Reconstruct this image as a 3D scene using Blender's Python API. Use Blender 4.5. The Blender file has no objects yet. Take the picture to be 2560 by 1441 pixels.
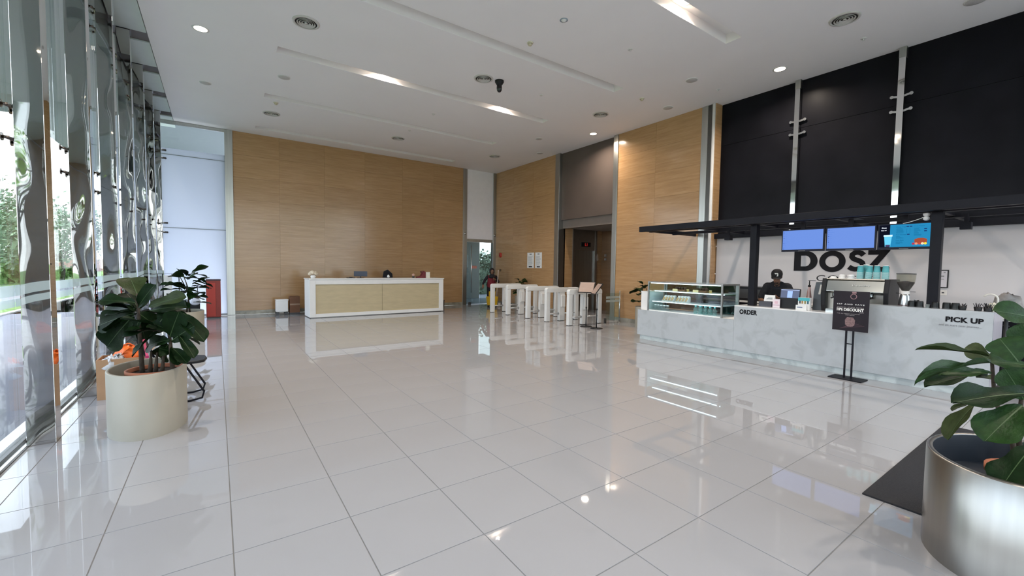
import bpy, bmesh, math, random
from mathutils import Vector, Matrix, Euler
random.seed(7)
S = bpy.context.scene
COL = S.collection
PI = math.pi

# ------------------------------------------------------------------ camera
FPX, YAW, PITCH, ROLL, CAMZ = 1058.99, 0.60865, 0.04816, -0.01396, 1.548
fw = Vector((math.sin(YAW)*math.cos(PITCH), math.cos(YAW)*math.cos(PITCH), -math.sin(PITCH)))
rt0 = Vector((math.cos(YAW), -math.sin(YAW), 0)); dn0 = fw.cross(rt0)
rt = rt0*math.cos(ROLL) + dn0*math.sin(ROLL)
dn = dn0*math.cos(ROLL) - rt0*math.sin(ROLL)
CAM = Vector((0, 0, CAMZ))
cd = bpy.data.cameras.new('camera'); cam = bpy.data.objects.new('camera', cd); COL.objects.link(cam)
cd.sensor_width = 36; cd.lens = FPX/2560*36; cd.clip_start = 0.05; cd.clip_end = 400
up = -dn; bk = -fw
cam.matrix_world = Matrix(((rt.x, up.x, bk.x, 0), (rt.y, up.y, bk.y, 0), (rt.z, up.z, bk.z, CAMZ), (0, 0, 0, 1)))
S.camera = cam

# ------------------------------------------------------------------ world, sun, exposure
SKY_STRENGTH = 1.9
w = bpy.data.worlds.new('sky'); S.world = w; w.use_nodes = True
nt = w.node_tree; nt.nodes.clear()
tc = nt.nodes.new('ShaderNodeTexCoord'); sx = nt.nodes.new('ShaderNodeSeparateXYZ')
rp = nt.nodes.new('ShaderNodeValToRGB'); bg = nt.nodes.new('ShaderNodeBackground'); ow = nt.nodes.new('ShaderNodeOutputWorld')
nt.links.new(tc.outputs['Generated'], sx.inputs[0]); nt.links.new(sx.outputs['Z'], rp.inputs[0])
rp.color_ramp.elements[0].position = 0.0; rp.color_ramp.elements[0].color = (0.88, 0.94, 1.0, 1)
rp.color_ramp.elements[1].position = 0.9; rp.color_ramp.elements[1].color = (0.52, 0.70, 1.0, 1)
nt.links.new(rp.outputs[0], bg.inputs[0]); bg.inputs[1].default_value = SKY_STRENGTH
nt.links.new(bg.outputs[0], ow.inputs[0])

sd = bpy.data.lights.new('sun', 'SUN'); sun = bpy.data.objects.new('sun', sd); COL.objects.link(sun)
sd.energy = 2.6; sd.angle = 0.05; sd.color = (1.0, 0.95, 0.86)
sun.rotation_euler = Vector((0.36, -0.06, -0.93)).to_track_quat('-Z', 'Y').to_euler()

def portal(loc, rot, sx_, sy_):
    l = bpy.data.lights.new('window_portal', 'AREA'); l.shape = 'RECTANGLE'; l.size = sx_; l.size_y = sy_
    l.cycles.is_portal = True
    o = bpy.data.objects.new('window_portal', l); COL.objects.link(o); o.location = loc; o.rotation_euler = rot
portal((-1.28, 5.1, 2.75), (0, -PI/2, 0), 5.4, 20.2)
portal((4.35, -4.9, 2.75), (PI/2, 0, 0), 11.2, 5.4)

vs = S.view_settings
vs.view_transform = 'Standard'; vs.look = 'None'; vs.gamma = 1.0; vs.use_curve_mapping = False
vs.exposure = 1.45
S.cycles.use_denoising = True
try: S.cycles.denoiser = 'OPENIMAGEDENOISE'
except Exception: pass
S.cycles.use_adaptive_sampling = True; S.cycles.adaptive_threshold = 0.03
S.cycles.max_bounces = 8; S.cycles.diffuse_bounces = 4; S.cycles.glossy_bounces = 4
S.cycles.transmission_bounces = 6; S.cycles.transparent_max_bounces = 16
S.cycles.caustics_reflective = False; S.cycles.caustics_refractive = False
S.cycles.sample_clamp_indirect = 6.0

# ------------------------------------------------------------------ materials
MATS = {}
def _nodes(name):
    m = bpy.data.materials.new(name); m.use_nodes = True
    n = m.node_tree.nodes; n.clear()
    out = n.new('ShaderNodeOutputMaterial')
    return m, n, m.node_tree.links, out
def P(name, col, rough=0.5, metal=0.0, var=0.06, scale=6.0, bump=0.0, bscale=40.0, coat=0.0, emit=None, estr=0.0, spec=0.5, aniso=0.0, stretch=(1, 1, 1)):
    """principled material with a noise-driven colour variation and optional bump"""
    if name in MATS: return MATS[name]
    m, n, l, out = _nodes(name)
    b = n.new('ShaderNodeBsdfPrincipled'); l.new(b.outputs[0], out.inputs[0])
    b.inputs['Roughness'].default_value = rough; b.inputs['Metallic'].default_value = metal
    b.inputs['Specular IOR Level'].default_value = spec; b.inputs['Coat Weight'].default_value = coat
    b.inputs['Anisotropic'].default_value = aniso
    tcn = n.new('ShaderNodeTexCoord'); mp = n.new('ShaderNodeMapping'); mp.inputs['Scale'].default_value = stretch
    l.new(tcn.outputs['Object'], mp.inputs[0])
    nz = n.new('ShaderNodeTexNoise'); nz.inputs['Scale'].default_value = scale; nz.inputs['Detail'].default_value = 4
    l.new(mp.outputs[0], nz.inputs['Vector'])
    r = n.new('ShaderNodeValToRGB')
    r.color_ramp.elements[0].position = 0.3; r.color_ramp.elements[1].position = 0.7
    r.color_ramp.elements[0].color = tuple(max(0, c*(1-var)) for c in col)+(1,)
    r.color_ramp.elements[1].color = tuple(min(1, c*(1+var)) for c in col)+(1,)
    l.new(nz.outputs['Fac'], r.inputs[0]); l.new(r.outputs[0], b.inputs['Base Color'])
    if bump:
        nb = n.new('ShaderNodeTexNoise'); nb.inputs['Scale'].default_value = bscale; nb.inputs['Detail'].default_value = 3
        l.new(mp.outputs[0], nb.inputs['Vector'])
        bp = n.new('ShaderNodeBump'); bp.inputs['Strength'].default_value = bump; bp.inputs['Distance'].default_value = 0.02
        l.new(nb.outputs['Fac'], bp.inputs['Height']); l.new(bp.outputs[0], b.inputs['Normal'])
    if emit:
        b.inputs['Emission Color'].default_value = tuple(emit)+(1,); b.inputs['Emission Strength'].default_value = estr
    MATS[name] = m
    return m
def EM(name, col, s):
    if name in MATS: return MATS[name]
    m, n, l, out = _nodes(name); e = n.new('ShaderNodeEmission')
    e.inputs[0].default_value = tuple(col)+(1,); e.inputs[1].default_value = s
    l.new(e.outputs[0], out.inputs[0]); MATS[name] = m; return m
def GLASS(name, tint=(0.9, 0.96, 0.95), ior=1.45, rough=0.0, frost=0.0):
    """thin clear pane: fresnel reflection over tinted transparency; frost adds a diffuse film"""
    if name in MATS: return MATS[name]
    m, n, l, out = _nodes(name)
    t = n.new('ShaderNodeBsdfTransparent'); t.inputs[0].default_value = tuple(tint)+(1,)
    g = n.new('ShaderNodeBsdfGlossy'); g.inputs['Roughness'].default_value = rough; g.inputs[0].default_value = (1, 1, 1, 1)
    f = n.new('ShaderNodeFresnel'); gg = n.new('ShaderNodeNewGeometry'); mr = n.new('ShaderNodeMapRange')
    mr.inputs[3].default_value = ior; mr.inputs[4].default_value = 1.0/ior      # both faces of the sheet see air outside
    l.new(gg.outputs['Backfacing'], mr.inputs[0]); l.new(mr.outputs[0], f.inputs[0])
    mx = n.new('ShaderNodeMixShader'); l.new(f.outputs[0], mx.inputs[0]); l.new(t.outputs[0], mx.inputs[1]); l.new(g.outputs[0], mx.inputs[2])
    last = mx
    if frost:
        d = n.new('ShaderNodeBsdfTranslucent'); d.inputs[0].default_value = (0.85, 0.9, 0.9, 1)
        d2 = n.new('ShaderNodeBsdfDiffuse'); d2.inputs[0].default_value = (0.8, 0.86, 0.86, 1)
        ad = n.new('ShaderNodeMixShader'); ad.inputs[0].default_value = 0.5; l.new(d.outputs[0], ad.inputs[1]); l.new(d2.outputs[0], ad.inputs[2])
        m2 = n.new('ShaderNodeMixShader'); m2.inputs[0].default_value = frost
        l.new(mx.outputs[0], m2.inputs[1]); l.new(ad.outputs[0], m2.inputs[2]); last = m2
    l.new(last.outputs[0], out.inputs[0]); MATS[name] = m; return m
def STONE(name, c0, c1, c2, along, rough=0.16):
    """banded travertine: noise stretched along the bed, shifted from slab to slab"""
    m, n, l, out = _nodes(name)
    b = n.new('ShaderNodeBsdfPrincipled'); l.new(b.outputs[0], out.inputs[0]); b.inputs['Roughness'].default_value = rough
    geo = n.new('ShaderNodeNewGeometry'); oi = n.new('ShaderNodeObjectInfo')
    ml = n.new('ShaderNodeMath'); ml.operation = 'MULTIPLY'; ml.inputs[1].default_value = 37.0; l.new(oi.outputs['Random'], ml.inputs[0])
    ad = n.new('ShaderNodeVectorMath'); ad.operation = 'ADD'; l.new(geo.outputs['Position'], ad.inputs[0]); l.new(ml.outputs[0], ad.inputs[1])
    mp = n.new('ShaderNodeMapping'); mp.inputs['Scale'].default_value = (0.9, 0.9, 13.0); l.new(ad.outputs[0], mp.inputs[0])
    nz = n.new('ShaderNodeTexNoise'); nz.inputs['Scale'].default_value = 1.6; nz.inputs['Detail'].default_value = 9; nz.inputs['Roughness'].default_value = 0.68; nz.inputs['Distortion'].default_value = 0.15
    l.new(mp.outputs[0], nz.inputs['Vector'])
    r = n.new('ShaderNodeValToRGB'); e = r.color_ramp.elements
    e[0].position = 0.28; e[0].color = tuple(c0)+(1,); e[1].position = 0.72; e[1].color = tuple(c2)+(1,)
    k = e.new(0.5); k.color = tuple(c1)+(1,)
    l.new(nz.outputs['Fac'], r.inputs[0])
    hsv = n.new('ShaderNodeHueSaturation'); l.new(r.outputs[0], hsv.inputs['Color'])
    mr = n.new('ShaderNodeMapRange'); mr.inputs[3].default_value = 0.95; mr.inputs[4].default_value = 1.04; l.new(oi.outputs['Random'], mr.inputs[0]); l.new(mr.outputs[0], hsv.inputs['Value'])
    l.new(hsv.outputs[0], b.inputs['Base Color'])
    MATS[name] = m; return m
def MARBLE(name, c0, c1, rough=0.25):
    m, n, l, out = _nodes(name)
    b = n.new('ShaderNodeBsdfPrincipled'); l.new(b.outputs[0], out.inputs[0]); b.inputs['Roughness'].default_value = rough
    geo = n.new('ShaderNodeNewGeometry')
    nz = n.new('ShaderNodeTexNoise'); nz.inputs['Scale'].default_value = 4.5; nz.inputs['Detail'].default_value = 9; nz.inputs['Distortion'].default_value = 0.6
    l.new(geo.outputs['Position'], nz.inputs['Vector'])
    r = n.new('ShaderNodeValToRGB'); e = r.color_ramp.elements
    e[0].position = 0.36; e[0].color = tuple(c0)+(1,); e[1].position = 0.52; e[1].color = tuple(c1)+(1,)
    l.new(nz.outputs['Fac'], r.inputs[0]); l.new(r.outputs[0], b.inputs['Base Color'])
    MATS[name] = m; return m
def WARPED(name, col, rough, bump, scale, stretch):
    """polished sheet steel with the slow ripples of thin cladding"""
    m, n, l, out = _nodes(name)
    b = n.new('ShaderNodeBsdfPrincipled'); l.new(b.outputs[0], out.inputs[0])
    b.inputs['Metallic'].default_value = 1; b.inputs['Roughness'].default_value = rough; b.inputs['Base Color'].default_value = tuple(col)+(1,)
    geo = n.new('ShaderNodeNewGeometry'); mp = n.new('ShaderNodeMapping'); mp.inputs['Scale'].default_value = stretch
    l.new(geo.outputs['Position'], mp.inputs[0])
    nz = n.new('ShaderNodeTexNoise'); nz.inputs['Scale'].default_value = scale; nz.inputs['Detail'].default_value = 1.0
    l.new(mp.outputs[0], nz.inputs['Vector'])
    bp = n.new('ShaderNodeBump'); bp.inputs['Strength'].default_value = 1.0; bp.inputs['Distance'].default_value = bump
    l.new(nz.outputs['Fac'], bp.inputs['Height']); l.new(bp.outputs[0], b.inputs['Normal'])
    MATS[name] = m; return m

TRAV = STONE('travertine', (0.37, 0.21, 0.096), (0.44, 0.26, 0.125), (0.50, 0.315, 0.165), 0)
TRAVJ = P('stone_joint', (0.24, 0.15, 0.08), 0.8)
TILE = P('polished_porcelain', (0.335, 0.335, 0.348), 0.02, var=0.02, scale=1.2, spec=0.65)
GROUT = P('grout', (0.20, 0.20, 0.20), 0.8)
PAINT = P('ceiling_paint', (0.90, 0.87, 0.885), 0.75, var=0.012, scale=1.0)
COVE_LIT = P('cove_paint_lit', (0.93, 0.90, 0.89), 0.6, var=0.01)  # paler than the ceiling: the brighter light on the slot faces is painted in
MARB = MARBLE('grey_white_marble', (0.39, 0.41, 0.43), (0.445, 0.47, 0.495))
MIRR = WARPED('mirror_steel', (0.62, 0.61, 0.59), 0.02, 0.013, 1.5, (2.0, 2.0, 0.7))
MIRR2 = WARPED('mirror_steel_flat', (0.78, 0.78, 0.77), 0.05, 0.004, 1.2, (1, 1, 0.5))
BRUSH = P('brushed_steel', (0.42, 0.42, 0.40), 0.33, 1.0, var=0.08, scale=30, stretch=(1, 1, 0.03))
SATIN = P('satin_steel_planter', (0.36, 0.35, 0.33), 0.30, 1.0, var=0.14, scale=9, stretch=(1, 1, 0.06))
STEEL = P('steel', (0.55, 0.55, 0.55), 0.22, 1.0, var=0.03)
DARKSTEEL = P('dark_steel', (0.10, 0.095, 0.09), 0.35, 0.8)
BLACKP = P('black_panel', (0.009, 0.009, 0.012), 0.35, var=0.2, scale=2, spec=0.06)
BLACKM = P('black_powder_coat', (0.008, 0.008, 0.012), 0.45, var=0.1, spec=0.14)
BLACKPL = P('black_plastic', (0.012, 0.012, 0.014), 0.4, spec=0.25)
CHAR = P('charcoal_plastic', (0.05, 0.052, 0.055), 0.45)
WHITE = P('white_paint', (0.80, 0.79, 0.78), 0.5, var=0.02)
WHITEG = P('white_gloss', (0.82, 0.81, 0.80), 0.22, var=0.015, coat=0.3)
WALLW = P('cafe_wall_white', (0.56, 0.54, 0.555), 0.55, var=0.03, scale=1.5)
PANELW = P('white_infill_panel', (0.86, 0.83, 0.86), 0.5, var=0.02)
TAUPE = P('taupe_panel', (0.10, 0.078, 0.068), 0.25, var=0.08, scale=1.0)
MINT = P('mint_soffit', (0.62, 0.70, 0.67), 0.6, var=0.02)
CREAM = P('cream_planter', (0.35, 0.325, 0.27), 0.5, var=0.04, scale=3)
SOIL = P('potting_soil', (0.03, 0.022, 0.016), 0.95, var=0.4, scale=40, bump=0.6)
TERRA = P('terracotta', (0.38, 0.13, 0.065), 0.8, var=0.1)
LEAFM = P('fig_leaf', (0.013, 0.038, 0.008), 0.42, spec=0.16, var=0.35, scale=4, bump=0.15, bscale=18)
LEAFD = P('fig_leaf_dark_shaded', (0.006, 0.018, 0.005), 0.45, spec=0.10, var=0.35, scale=4, bump=0.15, bscale=18)  # darkened so the colour carries the backlit shade of the fig by the glazing
LEAFY = P('fig_leaf_olive', (0.024, 0.038, 0.010), 0.45, spec=0.15, var=0.3, scale=4, bump=0.15, bscale=18)
VEIN = P('leaf_vein', (0.035, 0.075, 0.02), 0.5)
BARK = P('fig_stem', (0.05, 0.036, 0.024), 0.85, var=0.3, scale=25, bump=0.4)
GLS = GLASS('clear_glass', (0.945, 0.96, 0.953), 1.25)
GLSB = GLASS('barrier_glass', (0.86, 0.94, 0.92))
FROST = GLASS('frosted_band', (0.85, 0.92, 0.92), frost=0.55)
GLD = GLASS('door_glass', (0.50, 0.56, 0.55), 1.6)
GLC = GLASS('case_glass', (0.93, 0.98, 0.98), 1.38)
GLTEAL = GLASS('teal_plastic', (0.62, 0.88, 0.86), 1.5, 0.08, frost=0.12)
GLCLR = GLASS('clear_plastic', (0.86, 0.9, 0.9), 1.45, 0.05, frost=0.12)
INK = P('ink', (0.008, 0.007, 0.009), 0.5, spec=0.15)
INKG = P('grey_ink', (0.22, 0.22, 0.23), 0.5)
INKW = P('white_print', (0.85, 0.83, 0.80), 0.5)
CARD = P('cardboard', (0.42, 0.25, 0.14), 0.8, var=0.06)
PAPER = P('paper', (0.80, 0.80, 0.79), 0.6, var=0.02)
RED = P('red_paint', (0.42, 0.035, 0.02), 0.4)
YELLOW = P('yellow_plastic', (0.72, 0.45, 0.02), 0.4)
TEAL = P('teal_cup', (0.10, 0.42, 0.45), 0.45, var=0.05)
TEAL2 = P('pale_teal_cup', (0.30, 0.62, 0.64), 0.45, var=0.05)
SKIN = P('skin', (0.20, 0.095, 0.055), 0.5, var=0.08, scale=20)
SHIRT = P('black_cotton', (0.010, 0.010, 0.014), 0.85, var=0.25, scale=30, bump=0.2)
COFFEE = P('coffee_beans', (0.032, 0.010, 0.005), 0.55, var=0.4, scale=120, bump=0.3, bscale=120, spec=0.2)

# ------------------------------------------------------------------ mesh helpers
class MB:
    def __init__(s): s.v = []; s.f = []; s.m = []; s.sm = []
    def add(s, vs_, fs_, mi=0, smooth=False):
        o = len(s.v); s.v += [tuple(p) for p in vs_]
        for f in fs_: s.f.append(tuple(i+o for i in f)); s.m.append(mi); s.sm.append(smooth)
        return s
    def box(s, x0, x1, y0, y1, z0, z1, mi=0):
        if x0 > x1: x0, x1 = x1, x0
        if y0 > y1: y0, y1 = y1, y0
        if z0 > z1: z0, z1 = z1, z0
        v = [(x0,y0,z0),(x1,y0,z0),(x1,y1,z0),(x0,y1,z0),(x0,y0,z1),(x1,y0,z1),(x1,y1,z1),(x0,y1,z1)]
        return s.add(v, [(3,2,1,0),(4,5,6,7),(0,1,5,4),(1,2,6,5),(2,3,7,6),(3,0,4,7)], mi)
    def cbox(s, c, sz, mi=0):
        return s.box(c[0]-sz[0]/2, c[0]+sz[0]/2, c[1]-sz[1]/2, c[1]+sz[1]/2, c[2]-sz[2]/2, c[2]+sz[2]/2, mi)
    def obox(s, p0, p1, wd, ht, mi=0, upv=(0,0,1)):
        """bar from p0 to p1 of width wd and height ht"""
        p0 = Vector(p0); p1 = Vector(p1); d = (p1-p0).normalized(); u = Vector(upv)
        if abs(d.dot(u)) > 0.98: u = Vector((1,0,0))
        r = d.cross(u).normalized(); u = r.cross(d)
        v = [p+r*a*wd/2+u*b*ht/2 for p in (p0, p1) for a, b in ((-1,-1),(1,-1),(1,1),(-1,1))]
        return s.add(v, [(0,1,2,3),(7,6,5,4),(0,4,5,1),(1,5,6,2),(2,6,7,3),(3,7,4,0)], mi)
    def cyl(s, p0, p1, r0, r1=None, n=16, mi=0, smooth=True, caps=True):
        if r1 is None: r1 = r0
        p0 = Vector(p0); p1 = Vector(p1); d = (p1-p0).normalized()
        a = Vector((1,0,0)) if abs(d.x) < 0.9 else Vector((0,1,0))
        u = d.cross(a).normalized(); q = d.cross(u)
        v = [p+(u*math.cos(2*PI*i/n)+q*math.sin(2*PI*i/n))*r for p, r in ((p0,r0),(p1,r1)) for i in range(n)]
        s.add(v, [(i,(i+1)%n,n+(i+1)%n,n+i) for i in range(n)], mi, smooth)
        if caps: s.add(v, [tuple(range(n-1,-1,-1)), tuple(range(n,2*n))], mi)
        return s
    def lathe(s, prof, c=(0,0,0), n=24, mi=0, smooth=True, sx=1, sy=1):
        v = [(c[0]+r*sx*math.cos(2*PI*i/n), c[1]+r*sy*math.sin(2*PI*i/n), c[2]+z) for r, z in prof for i in range(n)]
        f = [(k*n+i, k*n+(i+1)%n, (k+1)*n+(i+1)%n, (k+1)*n+i) for k in range(len(prof)-1) for i in range(n)]
        return s.add(v, f, mi, smooth)
    def tube(s, pts, r, n=8, mi=0, closed=False):
        pts = [Vector(p) for p in pts]; k = len(pts); rr = r if isinstance(r, (list, tuple)) else [r]*k
        v = []; prev = None
        for i, p in enumerate(pts):
            d = (pts[(i+1) % k if closed else min(i+1, k-1)]-pts[(i-1) % k if closed else max(i-1, 0)]).normalized()
            if prev is None:
                a = Vector((0,0,1)) if abs(d.z) < 0.9 else Vector((1,0,0))
                u = d.cross(a).normalized()
            else:
                u = (prev-d*prev.dot(d)).normalized()
            prev = u; q = d.cross(u)
            v += [p+(u*math.cos(2*PI*j/n)+q*math.sin(2*PI*j/n))*rr[i] for j in range(n)]
        f = [(i*n+j, i*n+(j+1)%n, ((i+1)%k)*n+(j+1)%n, ((i+1)%k)*n+j) for i in range(k if closed else k-1) for j in range(n)]
        s.add(v, f, mi, True)
        if not closed: s.add(v, [tuple(range(n-1,-1,-1)), tuple(range((k-1)*n, k*n))], mi)
        return s
    def ell(s, c, r, n=16, m=10, mi=0, rot=None):
        v = []; R = rot or Matrix.Identity(3)
        for j in range(m+1):
            t = PI*j/m
            for i in range(n):
                v.append(Vector(c)+R @ Vector((r[0]*math.sin(t)*math.cos(2*PI*i/n), r[1]*math.sin(t)*math.sin(2*PI*i/n), r[2]*math.cos(t))))
        return s.add(v, [(j*n+i, (j+1)*n+i, (j+1)*n+(i+1)%n, j*n+(i+1)%n) for j in range(m) for i in range(n)], mi, True)
    def prism(s, poly, fn, d0, d1, mi=0):
        """poly of (a,b); fn(a,b,d) -> point"""
        n = len(poly); v = [fn(a, b, d) for d in (d0, d1) for a, b in poly]
        return s.add(v, [tuple(range(n)), tuple(range(2*n-1, n-1, -1))]+[(i, n+i, n+(i+1)%n, (i+1)%n) for i in range(n)], mi)
    def mesh(s, name, mats):
        me = bpy.data.meshes.new(name); me.from_pydata(s.v, [], s.f)
        for m in (mats if isinstance(mats, (list, tuple)) else [mats]): me.materials.append(m)
        me.polygons.foreach_set('material_index', s.m); me.polygons.foreach_set('use_smooth', s.sm); me.update()
        b = bmesh.new(); b.from_mesh(me); bmesh.ops.remove_doubles(b, verts=b.verts, dist=1e-5)
        bmesh.ops.recalc_face_normals(b, faces=b.faces); b.to_mesh(me); b.free()
        return me
    def build(s, name, mats, parent=None, bevel=0.0, seg=2, loc=None, rot=None, label=None, kind=None):
        return link(name, s.mesh(name, mats), parent, bevel, seg, loc, rot, label, kind)
def link(name, me, parent=None, bevel=0.0, seg=2, loc=None, rot=None, label=None, kind=None):
    o = bpy.data.objects.new(name, me); COL.objects.link(o); o.parent = parent
    if loc is not None: o.location = loc
    if rot is not None: o.rotation_euler = rot
    if bevel:
        md = o.modifiers.new('edge', 'BEVEL'); md.width = bevel; md.segments = seg; md.limit_method = 'ANGLE'; md.harden_normals = False
    if label: o['label'] = label
    if kind: o['kind'] = kind
    return o
def tag(o, label, cat, group=None):
    o['label'] = label; o['category'] = cat
    if group: o['group'] = group
    return o
def thing(name, label, cat, loc=(0,0,0), rz=0.0, group=None):
    o = bpy.data.objects.new(name, None); COL.objects.link(o); o.empty_display_size = 0.1
    o.location = loc; o.rotation_euler = (0, 0, rz)
    return tag(o, label, cat, group)
def struct(o): o['kind'] = 'structure'; return o
def dup(root, loc, rz=None, label=None, group=None):
    def cp(o, par):
        c = o.copy(); COL.objects.link(c); c.parent = par
        for ch in list(o.children): cp(ch, c)
        return c
    r = cp(root, None); r.location = loc
    if rz is not None: r.rotation_euler = (0, 0, rz)
    if label: r['label'] = label
    if group: r['group'] = group
    return r
def text_mesh(txt, bold=0.0, ext=0.004, spacing=1.0, shear=0.0):
    cu = bpy.data.curves.new('lettering', 'FONT'); cu.body = txt; cu.size = 1.0; cu.offset = bold; cu.extrude = ext
    cu.space_character = spacing; cu.shear = shear; cu.resolution_u = 4
    o = bpy.data.objects.new('lettering', cu); COL.objects.link(o)
    dg = bpy.context.evaluated_depsgraph_get(); dg.update()
    me = bpy.data.meshes.new_from_object(o.evaluated_get(dg)); bpy.data.objects.remove(o); bpy.data.curves.remove(cu)
    return me
RX = Matrix(((0, 0, -1), (-1, 0, 0), (0, 1, 0)))      # text plane seen from -X: right = -Y, up = Z
RY = Matrix(((1, 0, 0), (0, 0, -1), (0, 1, 0)))       # seen from -Y: right = +X
def lettering(txt, org, width, height, mat, parent, frame=RX, bold=0.0, name='lettering', ext=0.0015, spacing=1.0, shear=0.0):
    """org = lower corner where the text starts; scaled to width x height"""
    me = text_mesh(txt, bold, 0.01, spacing, shear)
    xs = [v.co.x for v in me.vertices]; ys = [v.co.y for v in me.vertices]
    x0, x1, y0, y1 = min(xs), max(xs), min(ys), max(ys)
    for v in me.vertices:
        p = Vector(((v.co.x-x0)/(x1-x0)*width, (v.co.y-y0)/(y1-y0)*height, v.co.z/0.01*ext))
        v.co = Vector(org)+frame @ p
    me.materials.clear(); me.materials.append(mat); me.update()
    return link(name, me, parent)
def qbez(a, b, c, n=8):
    a, b, c = Vector(a), Vector(b), Vector(c)
    return [a*(1-t)**2+b*2*t*(1-t)+c*t*t for t in [i/n for i in range(n+1)]]
def project(p):
    v = Vector(p)-CAM; z = v.dot(fw)
    if z < 0.05: return None
    return 1280+FPX*v.dot(rt)/z, 720.5+FPX*v.dot(dn)/z, z

# ================================================================== STRUCTURE
CH = 5.5; XB = 10.0; XT = 9.75; YB = 15.27; YF = -5.0; XG = -1.38; XE = -0.92
# ---- floor: grout bed with porcelain tiles
b = MB(); b.box(XG, 13.2, YF, YB, -0.08, -0.003); b.box(8.2, 13.2, YB, 18.55, -0.08, -0.003)
floor = struct(b.build('floor', GROUT))
T = 0.6; GX = -0.551; GY = 2.039; g = 0.0022
cells = []; part_ = []
for i in range(-3, 24):
    for j in range(-13, 24):
        x0, x1, y0, y1 = GX+i*T, GX+(i+1)*T, GY+j*T, GY+(j+1)*T
        X0, X1, Y0, Y1 = max(x0, XG+0.07), min(x1, 13.2), max(y0, YF), min(y1, YB)
        if X1-X0 < 0.02 or Y1-Y0 < 0.02: continue
        if X0 > XB and not (Y0 > 8.2 and Y1 < 12): continue
        whole = abs(X1-X0-T) < 1e-6 and abs(Y1-Y0-T) < 1e-6
        q = project(((X0+X1)/2, (Y0+Y1)/2, 0))
        seen = q and -120 < q[0] < 2680 and q[1] < 1560
        (cells if whole and seen else part_).append((q[2] if q else 99, X0, X1, Y0, Y1))
cells.sort()
def tile_mb(mb, x0, x1, y0, y1):
    e = 0.0012
    v = [(x0+g, y0+g, -0.006), (x1-g, y0+g, -0.006), (x1-g, y1-g, -0.006), (x0+g, y1-g, -0.006),
         (x0+g+e, y0+g+e, 0), (x1-g-e, y0+g+e, 0), (x1-g-e, y1-g-e, 0), (x0+g+e, y1-g-e, 0)]
    mb.add(v, [(4,5,6,7),(0,1,5,4),(1,2,6,5),(2,3,7,6),(3,0,4,7)])
tm = MB(); tile_mb(tm, -T/2, T/2, -T/2, T/2); tme = tm.mesh('tile', TILE)
for z, x0, x1, y0, y1 in cells[:300]:
    link('tile', tme, floor, loc=((x0+x1)/2, (y0+y1)/2, 0))
tm = MB()
for z, x0, x1, y0, y1 in cells[300:]+part_: tile_mb(tm, x0, x1, y0, y1)
tm.build('far_tiles', TILE, floor, kind='stuff')

# ---- ceiling with recessed light slots
SL = [(14.33, 14.6), (11.5, 11.77), (8.93, 9.2), (6.39, 6.67), (3.85, 4.13), (1.3, 1.58), (-1.25, -0.97)]
b = MB(); ys = [YF]+[y for s in sorted(SL) for y in s]+[YB+0.3]
for k in range(0, len(ys)-1):
    if k % 2 == 0: b.box(XE, 13.2, ys[k], ys[k+1], CH, CH+0.2)
    else: b.box(XE, 0.97, ys[k], ys[k+1], CH, CH+0.2); b.box(7.35, 13.2, ys[k], ys[k+1], CH, CH+0.2)
ceiling = struct(b.build('ceiling', PAINT))
for y0, y1 in SL:
    b = MB(); b.box(0.97, 7.35, y0, y1, CH+0.16, CH+0.19)
    b.box(0.97, 7.35, y0, y0+0.004, CH+0.001, CH+0.16); b.box(0.97, 7.35, y1-0.004, y1, CH+0.001, CH+0.16); b.box(0.97, 0.974, y0, y1, CH+0.001, CH+0.16); b.box(7.346, 7.35, y0, y1, CH+0.001, CH+0.16)
    b.build('cove', COVE_LIT, ceiling)
b = MB(); b.box(XG-0.1, 13.4, YF-0.2, YB+0.35, CH+0.21, CH+0.5); struct(b.build('roof_slab', PAINT))
# soffit strip beside the glazing
b = MB(); b.box(XG, XE, YF, YB, CH+0.02, CH+0.2)
sof = struct(b.build('trim_1', TAUPE))
FINY = [5.21+1.556*k for k in range(-6, 7)]
for y in FINY:
    b = MB(); b.box(XG+0.02, XE-0.01, y+0.32, y+1.46, CH-0.005, CH+0.03); b.build('soffit_panel', MINT, sof)

# ---- back wall of travertine slabs
b = MB(); b.box(0.32, 8.32, YB+0.03, YB+0.3, 0, CH)
wb = struct(b.build('wall_back', TRAVJ))
SX = [0.44, 1.66, 2.98, 4.30, 5.66, 6.91, 8.18]
rows = [0.12+i*(CH-0.12)/8 for i in range(9)]
jg = 0.0013
for i in range(6):
    for j in range(8):
        b = MB(); b.box(SX[i]+jg, SX[i+1]-jg, YB-random.uniform(0, 0.0015), YB+0.04, rows[j]+jg, rows[j+1]-jg); b.build('stone_panel', TRAV, wb)
b = MB(); b.box(0.44, 8.18, YB+0.004, YB+0.05, 0, 0.12); bb = struct(b.build('baseboard_back', P('skirting_stone', (0.30, 0.28, 0.22), 0.15, var=0.3, scale=5)))
# steel corner posts of the back wall
for k, (x0, x1) in enumerate(((0.24, 0.44), (8.18, 8.36))):
    b = MB(); b.box(x0, x1, YB-0.02, YB+0.2, 0, CH); struct(b.build('trim_%d' % (2+k), BRUSH, bevel=0.004))

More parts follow.
